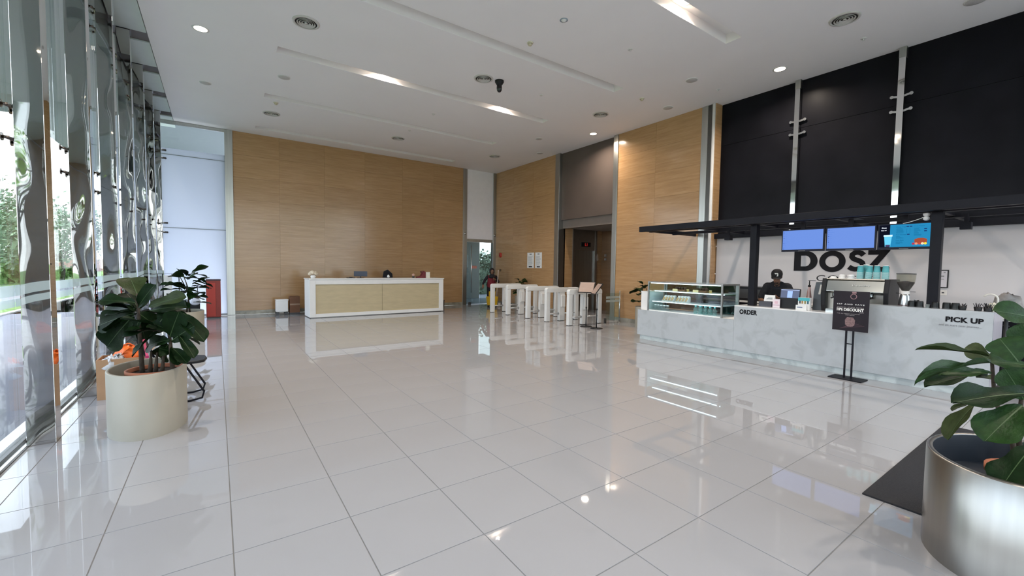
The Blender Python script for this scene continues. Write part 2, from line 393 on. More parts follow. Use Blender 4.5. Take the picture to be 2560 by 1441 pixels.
# ---- frosted end window between glazing and back wall
b = MB(); b.box(-1.3, -1.24, YB, YB+0.08, 0, CH); b.box(-1.3, 0.24, YB, YB+0.08, CH-0.09, CH)
w1 = struct(b.build('window_1', BRUSH))
FRP, n_, l_, out_ = _nodes('frosted_panel')
d1 = n_.new('ShaderNodeBsdfTranslucent'); d1.inputs[0].default_value = (0.74, 0.77, 0.84, 1)
d2 = n_.new('ShaderNodeBsdfPrincipled'); d2.inputs['Base Color'].default_value = (0.62, 0.66, 0.74, 1); d2.inputs['Roughness'].default_value = 0.25
mx_ = n_.new('ShaderNodeMixShader'); mx_.inputs[0].default_value = 0.35
l_.new(d1.outputs[0], mx_.inputs[1]); l_.new(d2.outputs[0], mx_.inputs[2]); l_.new(mx_.outputs[0], out_.inputs[0])
for z0, z1 in ((0.05, 2.53), (2.545, 4.56), (4.575, 4.74)):
    b = MB(); b.box(-1.24, 0.24, YB+0.02, YB+0.035, z0, z1); b.build('frosted_pane', FRP, w1)
b = MB(); b.box(-1.24, 0.24, YB+0.02, YB+0.03, 4.745, CH-0.09); b.build('clear_pane', GLS, w1)
MB().box(-1.24, 0.24, YB+0.018, YB+0.037, 2.528, 2.547).box(-1.24, 0.24, YB+0.018, YB+0.037, 4.558, 4.577).box(-1.24, 0.24, YB+0.01, YB+0.05, 0, 0.055).build('joint_strip', P('silicone_grey', (0.30, 0.33, 0.36), 0.6), w1)
for z in (2.40, 2.66, 4.44, 4.66):
    b = MB(); b.cyl((-1.24, YB-0.03, z), (-1.10, YB-0.03, z), 0.025, n=10); b.cyl((-1.12, YB-0.03, z), (-1.12, YB+0.02, z), 0.025, n=10); b.build('clamp', DARKSTEEL, w1)

# ---- white infill and glass door in the corner beside the back wall
b = MB(); b.box(8.36, 9.75, YB+0.02, YB+0.12, 2.70, CH); struct(b.build('wall_corner_infill', PANELW))
b = MB(); b.box(9.62, 9.76, YB-0.03, YB+0.15, 0, CH); struct(b.build('trim_4', BRUSH, bevel=0.004))
b = MB(); b.box(8.36, 9.62, YB+0.0, YB+0.08, 2.58, 2.70)
dr = struct(b.build('door_1', BRUSH, bevel=0.004))
b = MB(); b.box(8.38, 9.0, YB+0.03, YB+0.042, 0.03, 2.57); b.build('glass_leaf', GLD, dr)
b = MB(); b.box(9.015, 9.60, YB+0.03, YB+0.042, 0.03, 2.57); b.build('glass_leaf', GLD, dr)
b = MB(); b.tube([(8.56, YB-0.05, 0.5), (8.56, YB-0.05, 2.45)], 0.016); b.build('pull_handle', STEEL, dr)
b = MB(); b.box(8.46, 8.60, YB+0.01, YB+0.05, 0.0, 0.10); b.build('patch_fitting', STEEL, dr)
b = MB(); b.box(8.62, 8.86, YB+0.024, YB+0.029, 1.49, 1.60); b.build('door_sticker', P('pink_sticker', (0.55, 0.25, 0.22), 0.6), dr)
for x in (8.27, 9.69):
    b = MB(); b.lathe([(0.045, 0), (0.045, 0.02), (0.0, 0.035)], n=12)
    o = b.build('wall_stop', STEEL, bpy.data.objects['trim_3'] if x < 9 else bpy.data.objects['trim_4'], loc=(x, YB-0.03, 2.9), rot=(PI/2, 0, 0))
# passage behind the glass door
b = MB(); b.box(8.1, 10.75, 18.3, 18.4, 0, 3.2); b.box(8.1, 11.2, YB+0.4, 18.6, 2.9, 3.0); b.box(8.05, 8.12, YB+0.3, 18.6, 0, 3.0)
struct(b.build('wall_passage', P('passage_grey', (0.20, 0.20, 0.19), 0.5)))

# ---- right wall: travertine part with the lift lobby opening
b = MB(); b.box(XT+0.03, XT+0.25, 11.42, YB, 0, CH); b.box(XT+0.03, XT+0.25, 5.68, 8.61, 0, CH)
wr = struct(b.build('wall_right', TRAVJ))
for ya, yb, nc in ((11.42, YB-0.03, 3), (6.0, 8.61, 2)):
    for i in range(nc):
        for j in range(8):
            y0 = ya+(yb-ya)*i/nc; y1 = ya+(yb-ya)*(i+1)/nc
            b = MB(); b.box(XT-random.uniform(0, 0.0015), XT+0.04, y0+jg, y1-jg, rows[j]+jg, rows[j+1]-jg); b.build('stone_panel', TRAV, wr)
for j in range(8):
    b = MB(); b.box(XT+0.0, XB, 5.64, 5.69, rows[j]+jg, rows[j+1]-jg); b.build('stone_panel', TRAV, wr)
b = MB(); b.box(XT+0.004, XT+0.05, 11.42, YB, 0, 0.12); b.box(XT+0.004, XT+0.05, 6.0, 8.61, 0, 0.12); struct(b.build('baseboard_right', P('skirting_stone2', (0.30, 0.29, 0.25), 0.15, var=0.3, scale=5)))
for k, (y0, y1) in enumerate(((11.2, 11.42), (8.61, 8.78))):
    b = MB(); b.box(XT-0.02, XT+0.3, y0, y1, 0, CH); struct(b.build('trim_%d' % (5+k), BRUSH, bevel=0.004))
b = MB(); b.box(XT-0.01, XT+0.2, 5.84, 6.0, 0, CH); struct(b.build('trim_7', BRUSH, bevel=0.006))
b = MB(); b.box(XT+0.0, XT+0.2, 5.73, 5.84, 0, CH); struct(b.build('trim_8', DARKSTEEL))
b = MB(); b.cyl((XT-0.01, 5.695, 0), (XT-0.01, 5.695, CH), 0.036, n=16); struct(b.build('trim_9', WHITEG))
# bulkhead above the lobby
b = MB(); b.box(XT+0.10, XT+0.3, 8.78, 11.2, 3.22, CH); struct(b.build('wall_bulkhead', TAUPE))
b = MB(); b.box(XT+0.18, XT+0.4, 8.78, 11.2, 2.93, 3.22); struct(b.build('trim_10', P('taupe_lintel', (0.16, 0.135, 0.12), 0.3)))
# lobby walls, ceiling
b = MB(); b.box(XT+0.25, 10.40, 11.2, 11.3, 0, 3.2); b.box(11.60, 12.0, 11.2, 11.3, 0, 3.2)
wl = struct(b.build('wall_lobby', TRAV))
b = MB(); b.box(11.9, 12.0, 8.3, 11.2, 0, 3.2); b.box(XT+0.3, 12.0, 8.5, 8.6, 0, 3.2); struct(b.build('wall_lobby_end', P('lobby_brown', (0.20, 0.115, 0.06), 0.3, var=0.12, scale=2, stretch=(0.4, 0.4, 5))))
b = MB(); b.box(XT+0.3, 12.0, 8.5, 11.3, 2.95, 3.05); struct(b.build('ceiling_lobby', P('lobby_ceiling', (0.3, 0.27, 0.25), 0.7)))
# lift
lift = struct(MB().box(10.40, 10.50, 11.16, 11.3, 0, 2.98).box(11.50, 11.60, 11.16, 11.3, 0, 2.98).box(10.5, 11.5, 11.17, 11.3, 2.21, 2.98).build('door_2', P('lift_frame', (0.30, 0.28, 0.26), 0.3, 0.9)))
for x0, x1 in ((10.5, 10.998), (11.002, 11.5)):
    MB().box(x0, x1, 11.22, 11.26, 0, 2.21).build('lift_leaf', P('lift_steel', (0.33, 0.34, 0.34), 0.32, 1.0, var=0.1, scale=20, stretch=(1, 1, 0.03)), lift)
o = MB().box(10.80, 11.26, 11.15, 11.175, 2.34, 2.50).build('floor_display', BLACKPL, lift)
lettering('L1', (10.97, 11.148, 2.37), 0.12, 0.10, EM('red_led', (1.0, 0.05, 0.04), 0.12), o, RY, 0.02)
b = MB()
for z in (1.86, 2.0): b.box(11.88, 11.9, 10.95, 11.05, z, z+0.09)
o = b.build('lift_call_panel', STEEL); tag(o, 'steel lift call buttons on the brown lobby wall', 'call panel')

# ---- right wall: black cladding above the cafe
b = MB(); b.box(XB+0.02, XB+0.2, YF, 5.66, 0, CH); wk = struct(b.build('wall_cafe', BLACKPL))
FY = [5.64, 3.99, 2.36, 0.73, -0.9, -2.53, -4.16, -5.0]
for i in range(len(FY)-1):
    for z0, z1 in ((0.0, 2.28), (2.29, 4.527), (4.535, CH)):
        b = MB(); b.box(XB, XB+0.03, FY[i]-0.004, FY[i+1]+0.004, z0, z1); b.build('black_panel', BLACKP, wk)
for i in range(1, len(FY)-1):
    y = FY[i]
    b = MB(); b.box(XB-0.10, XB-0.012, y-0.045, y+0.045, 2.33, CH-0.18)
    fin = b.build('steel_fin', MIRR2, wk)
    MB().box(XB-0.10, XB-0.01, y-0.05, y+0.05, CH-0.18, CH).build('fin_head', BRUSH, fin)
    for z in (4.40, 4.66):
        b = MB()
        for s in (-1, 1): b.obox((XB-0.03, y+s*0.03, z), (XB-0.03, y+s*0.13, z+0.02), 0.05, 0.035); b.cyl((XB-0.05, y+s*0.13, z+0.02), (XB, y+s*0.13, z+0.02), 0.028, n=12)
        b.build('glass_clamp', STEEL, fin)
# white cafe wall panel with the shop lettering
b = MB(); b.box(9.94, 9.995, -2.4, 5.62, 0.9, 2.31); wc = struct(b.build('wall_cafe_white', WALLW))
# big letters D O S Z
def fnx(a, bb, d): return (9.94-d, a, bb)
def ring(cy, cz, ro, ri, a0, a1, n=28):
    p = [(cy-ro*math.cos(a0+(a1-a0)*i/n), cz+ro*math.sin(a0+(a1-a0)*i/n)) for i in range(n+1)]
    q = [(cy-ri*math.cos(a0+(a1-a0)*i/n), cz+ri*math.sin(a0+(a1-a0)*i/n)) for i in range(n+1)]
    return p, q
def ring_mb(mb, p, q):
    n = len(p)
    v = [fnx(a, c, 0.004) for a, c in p]+[fnx(a, c, 0.004) for a, c in q]
    mb.add(v, [(i, i+1, n+i+1, n+i) for i in range(n-1)])
ZB, ZT = 1.565, 1.97; H2 = (ZT-ZB)/2; ZC = ZB+H2; ST = 0.128
AN = [-PI/2+PI*i/28 for i in range(29)]
b = MB(); b.add([fnx(y, z, 0.004) for y, z in ((3.928, ZB), (3.928-ST, ZB), (3.928-ST, ZT), (3.928, ZT))], [(0,1,2,3)])
ring_mb(b, [(3.80, ZB)]+[(3.706-H2*math.cos(t_), ZC+H2*math.sin(t_)) for t_ in AN]+[(3.80, ZT)],
        [(3.80, ZB+0.092)]+[(3.722-0.093*math.cos(t_), ZC+(H2-0.092)*math.sin(t_)) for t_ in AN]+[(3.80, ZT-0.092)])
b.build('letter_d', INK, wc)
b = MB(); TT = [2*PI*i/48 for i in range(49)]
ring_mb(b, [(3.257-0.219*math.cos(t_), 1.757+0.211*math.sin(t_)) for t_ in TT], [(3.257-0.113*math.cos(t_), 1.757+0.113*math.sin(t_)) for t_ in TT])
b.build('letter_o', INK, wc)
SP = [(2.765, 1.872), (2.80, 1.91), (2.85, 1.928), (2.905, 1.918), (2.94, 1.885), (2.943, 1.845), (2.92, 1.81), (2.875, 1.785), (2.82, 1.763), (2.782, 1.73), (2.772, 1.69), (2.79, 1.645), (2.835, 1.615), (2.89, 1.608), (2.94, 1.622), (2.985, 1.652)]
lft = []; rgt = []
for i in range(len(SP)):
    p0 = Vector(SP[max(0, i-1)]); p1 = Vector(SP[min(len(SP)-1, i+1)]); d_ = (p1-p0).normalized(); n2 = Vector((-d_.y, d_.x))*0.046; c_ = Vector(SP[i]); lft.append(tuple(c_+n2)); rgt.append(tuple(c_-n2))
b = MB(); ring_mb(b, lft, rgt); b.build('letter_s', INK, wc)
b = MB()
zl = [(2.70, ZT), (2.385, ZT), (2.385, ZT-0.02), (2.575, ZB+0.092), (2.385, ZB+0.092), (2.385, ZB), (2.74, ZB), (2.74, ZB+0.02), (2.545, ZT-0.092), (2.70, ZT-0.092)]
b.add([fnx(a_, c_, 0.004) for a_, c_ in zl], [tuple(range(len(zl)))]); b.build('letter_z', INK, wc)
lettering('COFFEE', (9.94, 3.51, 1.365), 0.93, 0.118, INK, wc, RX, -0.008, 'lettering', 0.003, 1.15)

# ---- glazed facade: panes, mirror fins, clamps
b = MB(); b.box(XG-0.14, XG+0.07, YF, YB, -0.02, 0.025); struct(b.build('trim_11', P('sill_steel', (0.30, 0.30, 0.29), 0.12, 0.9)))
wg = struct(MB().box(XG-0.03, XG+0.03, YF, YB, 0.025, 0.045).build('window_2', DARKSTEEL))
for k in range(len(FINY)+1):
    y0 = FINY[k-1] if k else YF
    y1 = FINY[k] if k < len(FINY) else YB
    if k == 0: y0 = min(YF, FINY[0]-0.1)
    if y1-y0 < 0.1: continue
    for z0, z1 in ((0.045, 2.655), (2.665, 4.9), (4.91, 5.52)):
        MB().box(XG-0.006, XG+0.006, y0+0.006, y1-0.006, z0, z1).build('pane', GLS, wg)
    for z0, z1 in ((1.255, 1.345), (1.165, 1.23)):
        MB().box(XG+0.0065, XG+0.0075, y0+0.006, y1-0.006, z0, z1).build('frosted_band', FROST, wg)
spd = MB()
for s in (-1, 1):
    spd.cyl((0.0, 0, 0), (-0.05, s*0.10, 0), 0.016, 0.012, n=8); spd.cyl((-0.02, s*0.10, 0), (-0.062, s*0.10, 0), 0.012, n=8); spd.cyl((-0.058, s*0.10, 0), (-0.066, s*0.10, 0), 0.032, n=12)
spd.ell((0.0, 0, 0), (0.03, 0.03, 0.025), 10, 6)
spm = spd.mesh('spider_clamp', P('clamp_steel', (0.16, 0.13, 0.11), 0.25, 1.0))
for y in FINY:
    b = MB(); b.box(-1.325, -1.15, y-0.075, y+0.075, 0, CH+0.02)
    f = b.build('mirror_fin', MIRR, wg, bevel=0.004)
    for z in (2.53, 2.79, 4.78, 5.04): link('spider_clamp', spm, f, loc=(-1.318, y, z))
# glazed front behind the viewpoint
wf = struct(MB().box(XG, XB, YF-0.08, YF, 2.7, 2.78).box(XG, XB, YF-0.06, YF, 0, 0.05).build('window_3', BRUSH))
for k in range(9):
    x = XG+(XB-XG)*k/8
    MB().box(x-0.04, x+0.04, YF-0.10, YF, 0, CH).build('mullion', BRUSH, wf)
    if k < 8:
        for z0, z1 in ((0.05, 2.7), (2.78, CH)): MB().box(x+0.04, x+(XB-XG)/8-0.04, YF-0.05, YF-0.04, z0, z1).build('pane', GLS, wf)

# ================================================================== OUTDOORS
GRASS = P('lawn', (0.13, 0.22, 0.05), 0.9, var=0.4, scale=3, bump=0.5, bscale=30)
PAVE = P('driveway_concrete', (0.165, 0.165, 0.20), 0.7, var=0.06, scale=2)
ROADM = P('asphalt', (0.20, 0.20, 0.21), 0.85, var=0.1)
b = MB(); b.box(-5.0, XG-0.14, -30, 60, -0.2, -0.02); b.box(-5.0, 40, 18.6, 60, -0.2, -0.02)
struct(b.build('pavement', PAVE))
b = MB(); b.box(XG-0.14, 30, -30, YF-0.08, -0.2, -0.02); struct(b.build('pavement_bounce', P('forecourt_bounce_pale', (0.52, 0.50, 0.48), 0.8, var=0.06)))  # unseen ground, made pale to bounce daylight up to the ceiling
b = MB(); b.box(-5.15, -5.0, -30, 60, -0.2, 0.02); struct(b.build('kerb', P('kerb_concrete', (0.5, 0.5, 0.5), 0.8)))
b = MB(); b.box(-90, -5.15, -60, 140, -0.25, -0.04); b.box(-5.15, 90, 60, 140, -0.25, -0.04); b.box(-5.15, 90, -90, -30, -0.25, -0.04); struct(b.build('lawn', GRASS))
b = MB(); b.box(-9.6, -6.4, -60, 140, -0.05, -0.025); struct(b.build('road', ROADM))
# entrance roof overhang outside
b = MB(); b.box(-4.45, XG-0.02, -12, 15.2, 5.05, 5.35); b.box(XG-0.12, XG-0.02, -5.2, 15.2, 5.35, 5.75); b.box(-4.45, 3.5, 15.7, 30, 5.65, 5.9)
struct(b.build('roof_overhang', P('overhang_paint', (0.27, 0.31, 0.34), 0.5, var=0.03)))
# hedge and boundary wall beyond the road
HEDGE = P('hedge_leaf', (0.10, 0.20, 0.04), 0.8, var=0.5, scale=9, bump=1.0, bscale=14)
def shrub_mass(name, x0, x1, y0, y1, h, label, n=520, mat=HEDGE, sz=0.2):
    t = thing(name, label, 'hedge', ((x0+x1)/2, (y0+y1)/2, -0.05))
    b = MB(); r = random.Random(name+str(y0)); cx, cy = (x1-x0)/2, (y1-y0)/2
    b.box(-cx*0.7, cx*0.7, -cy*0.97, cy*0.97, 0, h*0.62)
    for i in range(n):
        p = Vector((r.uniform(-cx, cx), r.uniform(-cy, cy), h*r.uniform(0.03, 1)**0.8*(0.86+0.14*math.sin(i*0.37)+0.1*r.random())))
        if i % 2: p.x = math.copysign(cx*r.uniform(0.72, 1.0), p.x) if i % 4 == 1 else p.x; p.y = p.y if i % 4 == 1 else math.copysign(cy*r.uniform(0.9, 1.0), p.y)
        d = Vector((r.gauss(0, 1), r.gauss(0, 1), r.gauss(0, 1))).normalized(); e = d.orthogonal().normalized(); q = d.cross(e); s_ = sz*r.uniform(0.6, 1.5)
        b.add([p+e*s_, p+q*s_, p-e*s_, p-q*s_], [(0, 1, 2, 3)])
    b.build('foliage', mat, t, kind='stuff')
    return t
shrub_mass('hedge', -12.6, -11.4, 10, 60, 1.1, 'clipped green hedge running along the far side of the road', 1500)
b = MB(); b.box(-16.2, -16.0, -20, 110, -0.05, 1.9); o = b.build('boundary_wall', P('red_brick_wall', (0.32, 0.14, 0.10), 0.85, var=0.2, scale=4)); tag(o, 'low red boundary wall seen through the glazing behind the hedge', 'wall')
b = MB(); b.box(-4.9, XG-0.3, -8.6, -8.3, -0.05, 5.05); struct(b.build('wall_fin_reflection', P('dark_reflected_wall', (0.05, 0.05, 0.052), 0.4, var=0.2, scale=3)))  # unseen wall added to give the mirror fins a dark reflection
TRUNK = P('tree_bark', (0.07, 0.055, 0.04), 0.9, var=0.4, scale=8, bump=0.6, bscale=12)
def tree(x, y, h, spread, label, seed, leaves=2000, colr=(0.10, 0.17, 0.09)):
    r = random.Random(seed); t = thing('tree', label, 'tree', (x, y, -0.05), group='trees outside the glazing')
    tb = MB(); top = h*0.34; tb.tube([(0, 0, 0), (0.1, 0.05, top*0.5), (0.0, 0.1, top)], [0.028*h, 0.022*h, 0.017*h], 8)
    tips = []
    for i in range(9):
        a = 2*PI*i/9+r.uniform(-.3, .3); rr = spread*r.uniform(0.45, 0.95); zz = h*r.uniform(0.38, 0.95)
        e = Vector((rr*math.cos(a), rr*math.sin(a), zz)); tb.tube(qbez((0, 0.1, top*r.uniform(.8, 1)), (e.x*.35, e.y*.35, zz*.8), e, 5), [0.010*h, 0.009*h, 0.007*h, 0.005*h, 0.004*h, 0.002*h], 6); tips.append(e)
        for k in range(2):
            e2 = e+Vector((r.gauss(0, spread*.3), r.gauss(0, spread*.3), r.gauss(0, h*.07))); tb.tube([e*0.75+Vector((0, 0, h*.12)), e2], [0.004*h, 0.002*h], 5); tips.append(e2)
    tb.build('trunk', TRUNK, t)
    lb = MB()
    for i in range(int(leaves*1.6)):
        c = r.choice(tips); p = c+Vector((r.gauss(0, spread*.24), r.gauss(0, spread*.24), r.gauss(0, h*.08)))
        d = Vector((r.gauss(0, 1), r.gauss(0, 1), r.gauss(0.6, 1))).normalized(); e = d.orthogonal().normalized(); q = d.cross(e); s_ = r.uniform(0.07, 0.17)
        lb.add([p+e*s_, p+q*s_*.6, p-e*s_, p-q*s_*.6], [(0, 1, 2, 3)])
    lb.build('crown', P('tree_leaf_%d' % seed, colr, 0.7, var=0.45, scale=0.6), t)
    return t
tree(-12.5, 38, 5.6, 5, 'wide branching tree seen through the first glass bay', 1)
tree(-14.5, 30, 3.9, 3.5, 'lower leafy tree beside the road in the first glass bay', 2, colr=(0.12, 0.2, 0.09))
tree(-9.9, 47, 5.2, 4.0, 'feathery tree seen between the first and second mirror fins', 3, colr=(0.10, 0.17, 0.09))
tree(-21, 60, 7, 6, 'distant round tree behind the boundary wall', 4, colr=(0.10, 0.20, 0.06))
tree(-9, -22, 12, 6, 'tall lawn tree mirrored in the polished fins', 5, colr=(0.15, 0.26, 0.05))
tree(-15, -40, 13, 7, 'broad shade tree far behind, mirrored in the polished fins', 6, colr=(0.16, 0.28, 0.05))
tree(-3, -20, 11, 5, 'tree outside the entrance front, mirrored in the cafe wall fins', 7, colr=(0.15, 0.28, 0.06))
tree(6, -24, 12, 6, 'broad tree outside the entrance front near the cafe side', 8, colr=(0.15, 0.28, 0.06))
tree(-11.0, 33, 4.0, 3.2, 'bushy light green tree low behind the hedge in the first glass bay', 10, 2400, (0.15, 0.23, 0.12))
tree(-8.5, -14, 9, 4.5, 'leafy tree beyond the added dark wall, mirrored in the first fin', 13, 4200, (0.17, 0.28, 0.05))
tree(-13.5, 43, 5.6, 5, 'dense rounded tree behind the hedge, filling the first glass bay', 11, 2600, (0.12, 0.19, 0.10))
tree(-12.0, 55, 5.8, 5, 'dense tree at the end of the road behind the second glass bay', 12, 2600, (0.12, 0.19, 0.10))
shrub_mass('shrub', -14.8, -13.2, 20, 62, 2.6, 'tall loose shrubbery in front of the boundary wall', 2600, P('shrub_leaf', (0.13, 0.24, 0.06), 0.8, var=0.5, scale=5))
shrub_mass('shrub', 11.5, 16, 21, 24, 2.4, 'grey-green shrubbery outside the corner glass door', 9000, P('shrub_leaf_pale', (0.15, 0.19, 0.13), 0.8, var=0.5, scale=5), 0.07)
tree(10.2, 34, 10, 5, 'tree seen through the glass door in the corner', 9, 1500)

# ================================================================== CEILING FIXTURES
WARM = (1.0, 0.86, 0.72)
LENS = EM('lamp_lens', (1.0, 0.80, 0.58), 7.0)
TRIMW = P('fixture_white', (0.75, 0.74, 0.73), 0.45)
def downlight(x, y, z, label, power=22, r=0.095):
    t = thing('downlight', label, 'ceiling light', (x, y, z), group='lit ceiling downlights')
    MB().lathe([(r, -0.004), (r+0.028, -0.004), (r+0.03, 0.0), (r, 0.012)], n=28).build('trim_ring', TRIMW, t)
    MB().lathe([(0.0, 0.0), (r, 0.0)], c=(0, 0, -0.003), n=28).build('lens', LENS, t)
    l = bpy.data.lights.new('lamp', 'AREA'); l.shape = 'DISK'; l.size = 2*r; l.energy = power; l.color = WARM; l.spread = math.radians(150)
    lo = bpy.data.objects.new('lamp', l); COL.objects.link(lo); lo.parent = t; lo.location = (0, 0, -0.008)
zc = CH+0.155
downlight(-0.16, 9.06, CH, 'lit downlight in the flat ceiling near the mirror fins')
downlight(5.95, 3.99, zc, 'lit downlight inside the ceiling slot closest to the cafe')
downlight(9.10, 4.0, CH, 'lit downlight in the ceiling just above the black cafe cladding')
downlight(9.12, 9.03, CH, 'lit downlight in the ceiling in front of the lift lobby')
downlight(2.99, 9.06, zc, 'lit downlight glowing inside a slot, over the reception side', 22, 0.08)
downlight(6.01, 9.06, zc, 'lit downlight glowing inside a slot, over the turnstile side', 22, 0.08)
for x, y, lb in ((2.9, 4.0, 'lit downlight in the slot above the viewpoint'), (-0.16, 4.0, 'lit downlight above the first mirror fin, overhead'), (3.0, -1.1, 'lit downlight in the entrance slot behind the viewpoint'), (6.0, -1.1, 'lit downlight in the entrance slot toward the cafe'), (9.1, -1.1, 'lit downlight over the cafe end by the entrance'), (-0.16, -1.1, 'lit downlight by the glazing next to the entrance')):
    downlight(x, y, zc if 1 < x < 7 else CH, lb)
DIFR = P('diffuser_white', (0.62, 0.60, 0.57), 0.4); DIFD = P('diffuser_shade', (0.03, 0.028, 0.025), 0.6)
def diffuser(x, y, label):
    t = thing('air_diffuser', label, 'air diffuser', (x, y, CH), group='round air diffusers')
    MB().lathe([(0.0, -0.003), (0.168, -0.003), (0.168, 0.0)], n=32).build('duct_shade', DIFD, t)  # flat dark disc under solid ceiling, painting the shade between the vanes
    MB().lathe([(0.165, 0.0), (0.205, 0.0), (0.2, -0.012), (0.165, -0.018), (0.165, 0.0)], n=40).build('outer_ring', DIFR, t)
    for r in (0.125, 0.09, 0.055): MB().lathe([(r+0.002, -0.004), (r+0.016, -0.020), (r+0.012, -0.022), (r-0.002, -0.004)], n=32).build('ring_vane', DIFR, t)
    MB().lathe([(0.0, -0.018), (0.026, -0.020), (0.020, -0.004)], n=20).build('centre_cone', DIFR, t)
diffuser(1.26, 7.79, 'large ringed air diffuser over the mirror fin side, before the long slots')
diffuser(4.65, 7.82, 'ringed air diffuser beside the black dome camera')
diffuser(1.24, 12.93, 'ringed air diffuser above the frosted end window, between two slots')
diffuser(4.67, 12.98, 'ringed air diffuser over the reception desk')
diffuser(8.13, 7.80, 'ringed air diffuser in front of the tall travertine panel by the lobby')
diffuser(8.18, 12.93, 'small-looking ringed air diffuser over the corner glass door')
diffuser(8.10, 2.65, 'ringed air diffuser over the coffee counter')
def disc(x, y, r, label, nm='speaker_cover', cat='ceiling speaker', m=None):
    t = thing(nm, label, cat, (x, y, CH))
    MB().lathe([(0, -0.012), (r*0.86, -0.012), (r*0.9, -0.008)], n=28).build('grille', m or P('speaker_grille', (0.55, 0.53, 0.52), 0.7, var=0.1, scale=200), t)
    MB().lathe([(r*0.88, -0.010), (r, -0.008), (r, 0)], n=28).build('rim', TRIMW, t)
disc(-0.14, 11.65, 0.11, 'round ceiling speaker behind the downlight by the mirror fins')
disc(1.23, 10.29, 0.12, 'round ceiling speaker between the second and third slots')
disc(8.17, 5.29, 0.12, 'round ceiling speaker near the black cladding')
disc(9.09, 6.50, 0.12, 'round ceiling speaker by the top of the steel corner post')
disc(8.15, 10.37, 0.11, 'round ceiling speaker above the turnstiles')
disc(9.19, 11.62, 0.11, 'round ceiling speaker above the lobby entrance edge')
disc(9.06, 1.38, 0.13, 'round ceiling speaker cut by the top edge of the view')
def sprinkler(x, y, label):
    t = thing('sprinkler', label, 'sprinkler', (x, y, CH), group='ceiling sprinklers')
    MB().lathe([(0.0, -0.005), (0.042, -0.004), (0.045, 0)], n=20).build('escutcheon', TRIMW, t)
    MB().cyl((0, 0, -0.004), (0, 0, -0.03), 0.009, n=8).cyl((0, 0, -0.03), (0, 0, -0.034), 0.02, n=12).build('head', TRIMW, t)
sprinkler(9.03, 2.67, 'small sprinkler head beside the diffuser over the coffee counter')
sprinkler(6.16, 5.23, 'small sprinkler head between the two slots closest to the cafe')
sprinkler(6.14, 7.75, 'small sprinkler head beside the longest lit slot')
sprinkler(9.05, 5.22, 'small sprinkler head near the black cladding edge')
sprinkler(4.67, 10.38, 'small sprinkler head centred between two slots over the lobby floor')
sprinkler(4.67, 12.02, 'small sprinkler head behind the second slot, over reception')
def detector(x, y, label):
    t = thing('smoke_detector', label, 'smoke detector', (x, y, CH))
    MB().lathe([(0.055, 0), (0.055, -0.012), (0.04, -0.02)], n=20).build('base', P('aged_white', (0.62, 0.57, 0.44), 0.5), t)
    MB().lathe([(0.034, -0.018), (0.034, -0.045), (0.02, -0.055), (0.0, -0.056)], n=18).build('sensor_head', P('aged_white2', (0.55, 0.48, 0.34), 0.5), t)
detector(4.58, 6.12, 'yellowed smoke detector beside the long slot')
detector(8.13, 6.52, 'yellowed smoke detector near the tall travertine panel')
detector(1.25, 12.0, 'pale smoke detector beside the diffuser over the frosted window')
t = thing('spot_fitting', 'small unlit recessed spotlight between the long slots', 'spotlight', (4.6, 5.26, CH))
MB().lathe([(0.045, -0.006), (0.065, -0.004), (0.066, 0)], n=24).build('trim_ring', P('grey_blue_trim', (0.30, 0.36, 0.42), 0.4), t)
MB().lathe([(0.0, -0.03), (0.03, -0.022), (0.045, 0.0)], n=20).build('reflector', TRIMW, t)
t = thing('dome_camera', 'black dome security camera hanging from the ceiling', 'camera', (4.98, 7.72, CH))
MB().lathe([(0.0, 0), (0.095, 0), (0.095, -0.03), (0.07, -0.07), (0.055, -0.09)], n=28).build('mount', BLACKPL, t)
MB().lathe([(0.055, -0.09), (0.058, -0.15), (0.05, -0.20), (0.03, -0.23), (0.0, -0.24)], n=24).build('dome', P('dome_black', (0.01, 0.01, 0.012), 0.1), t)

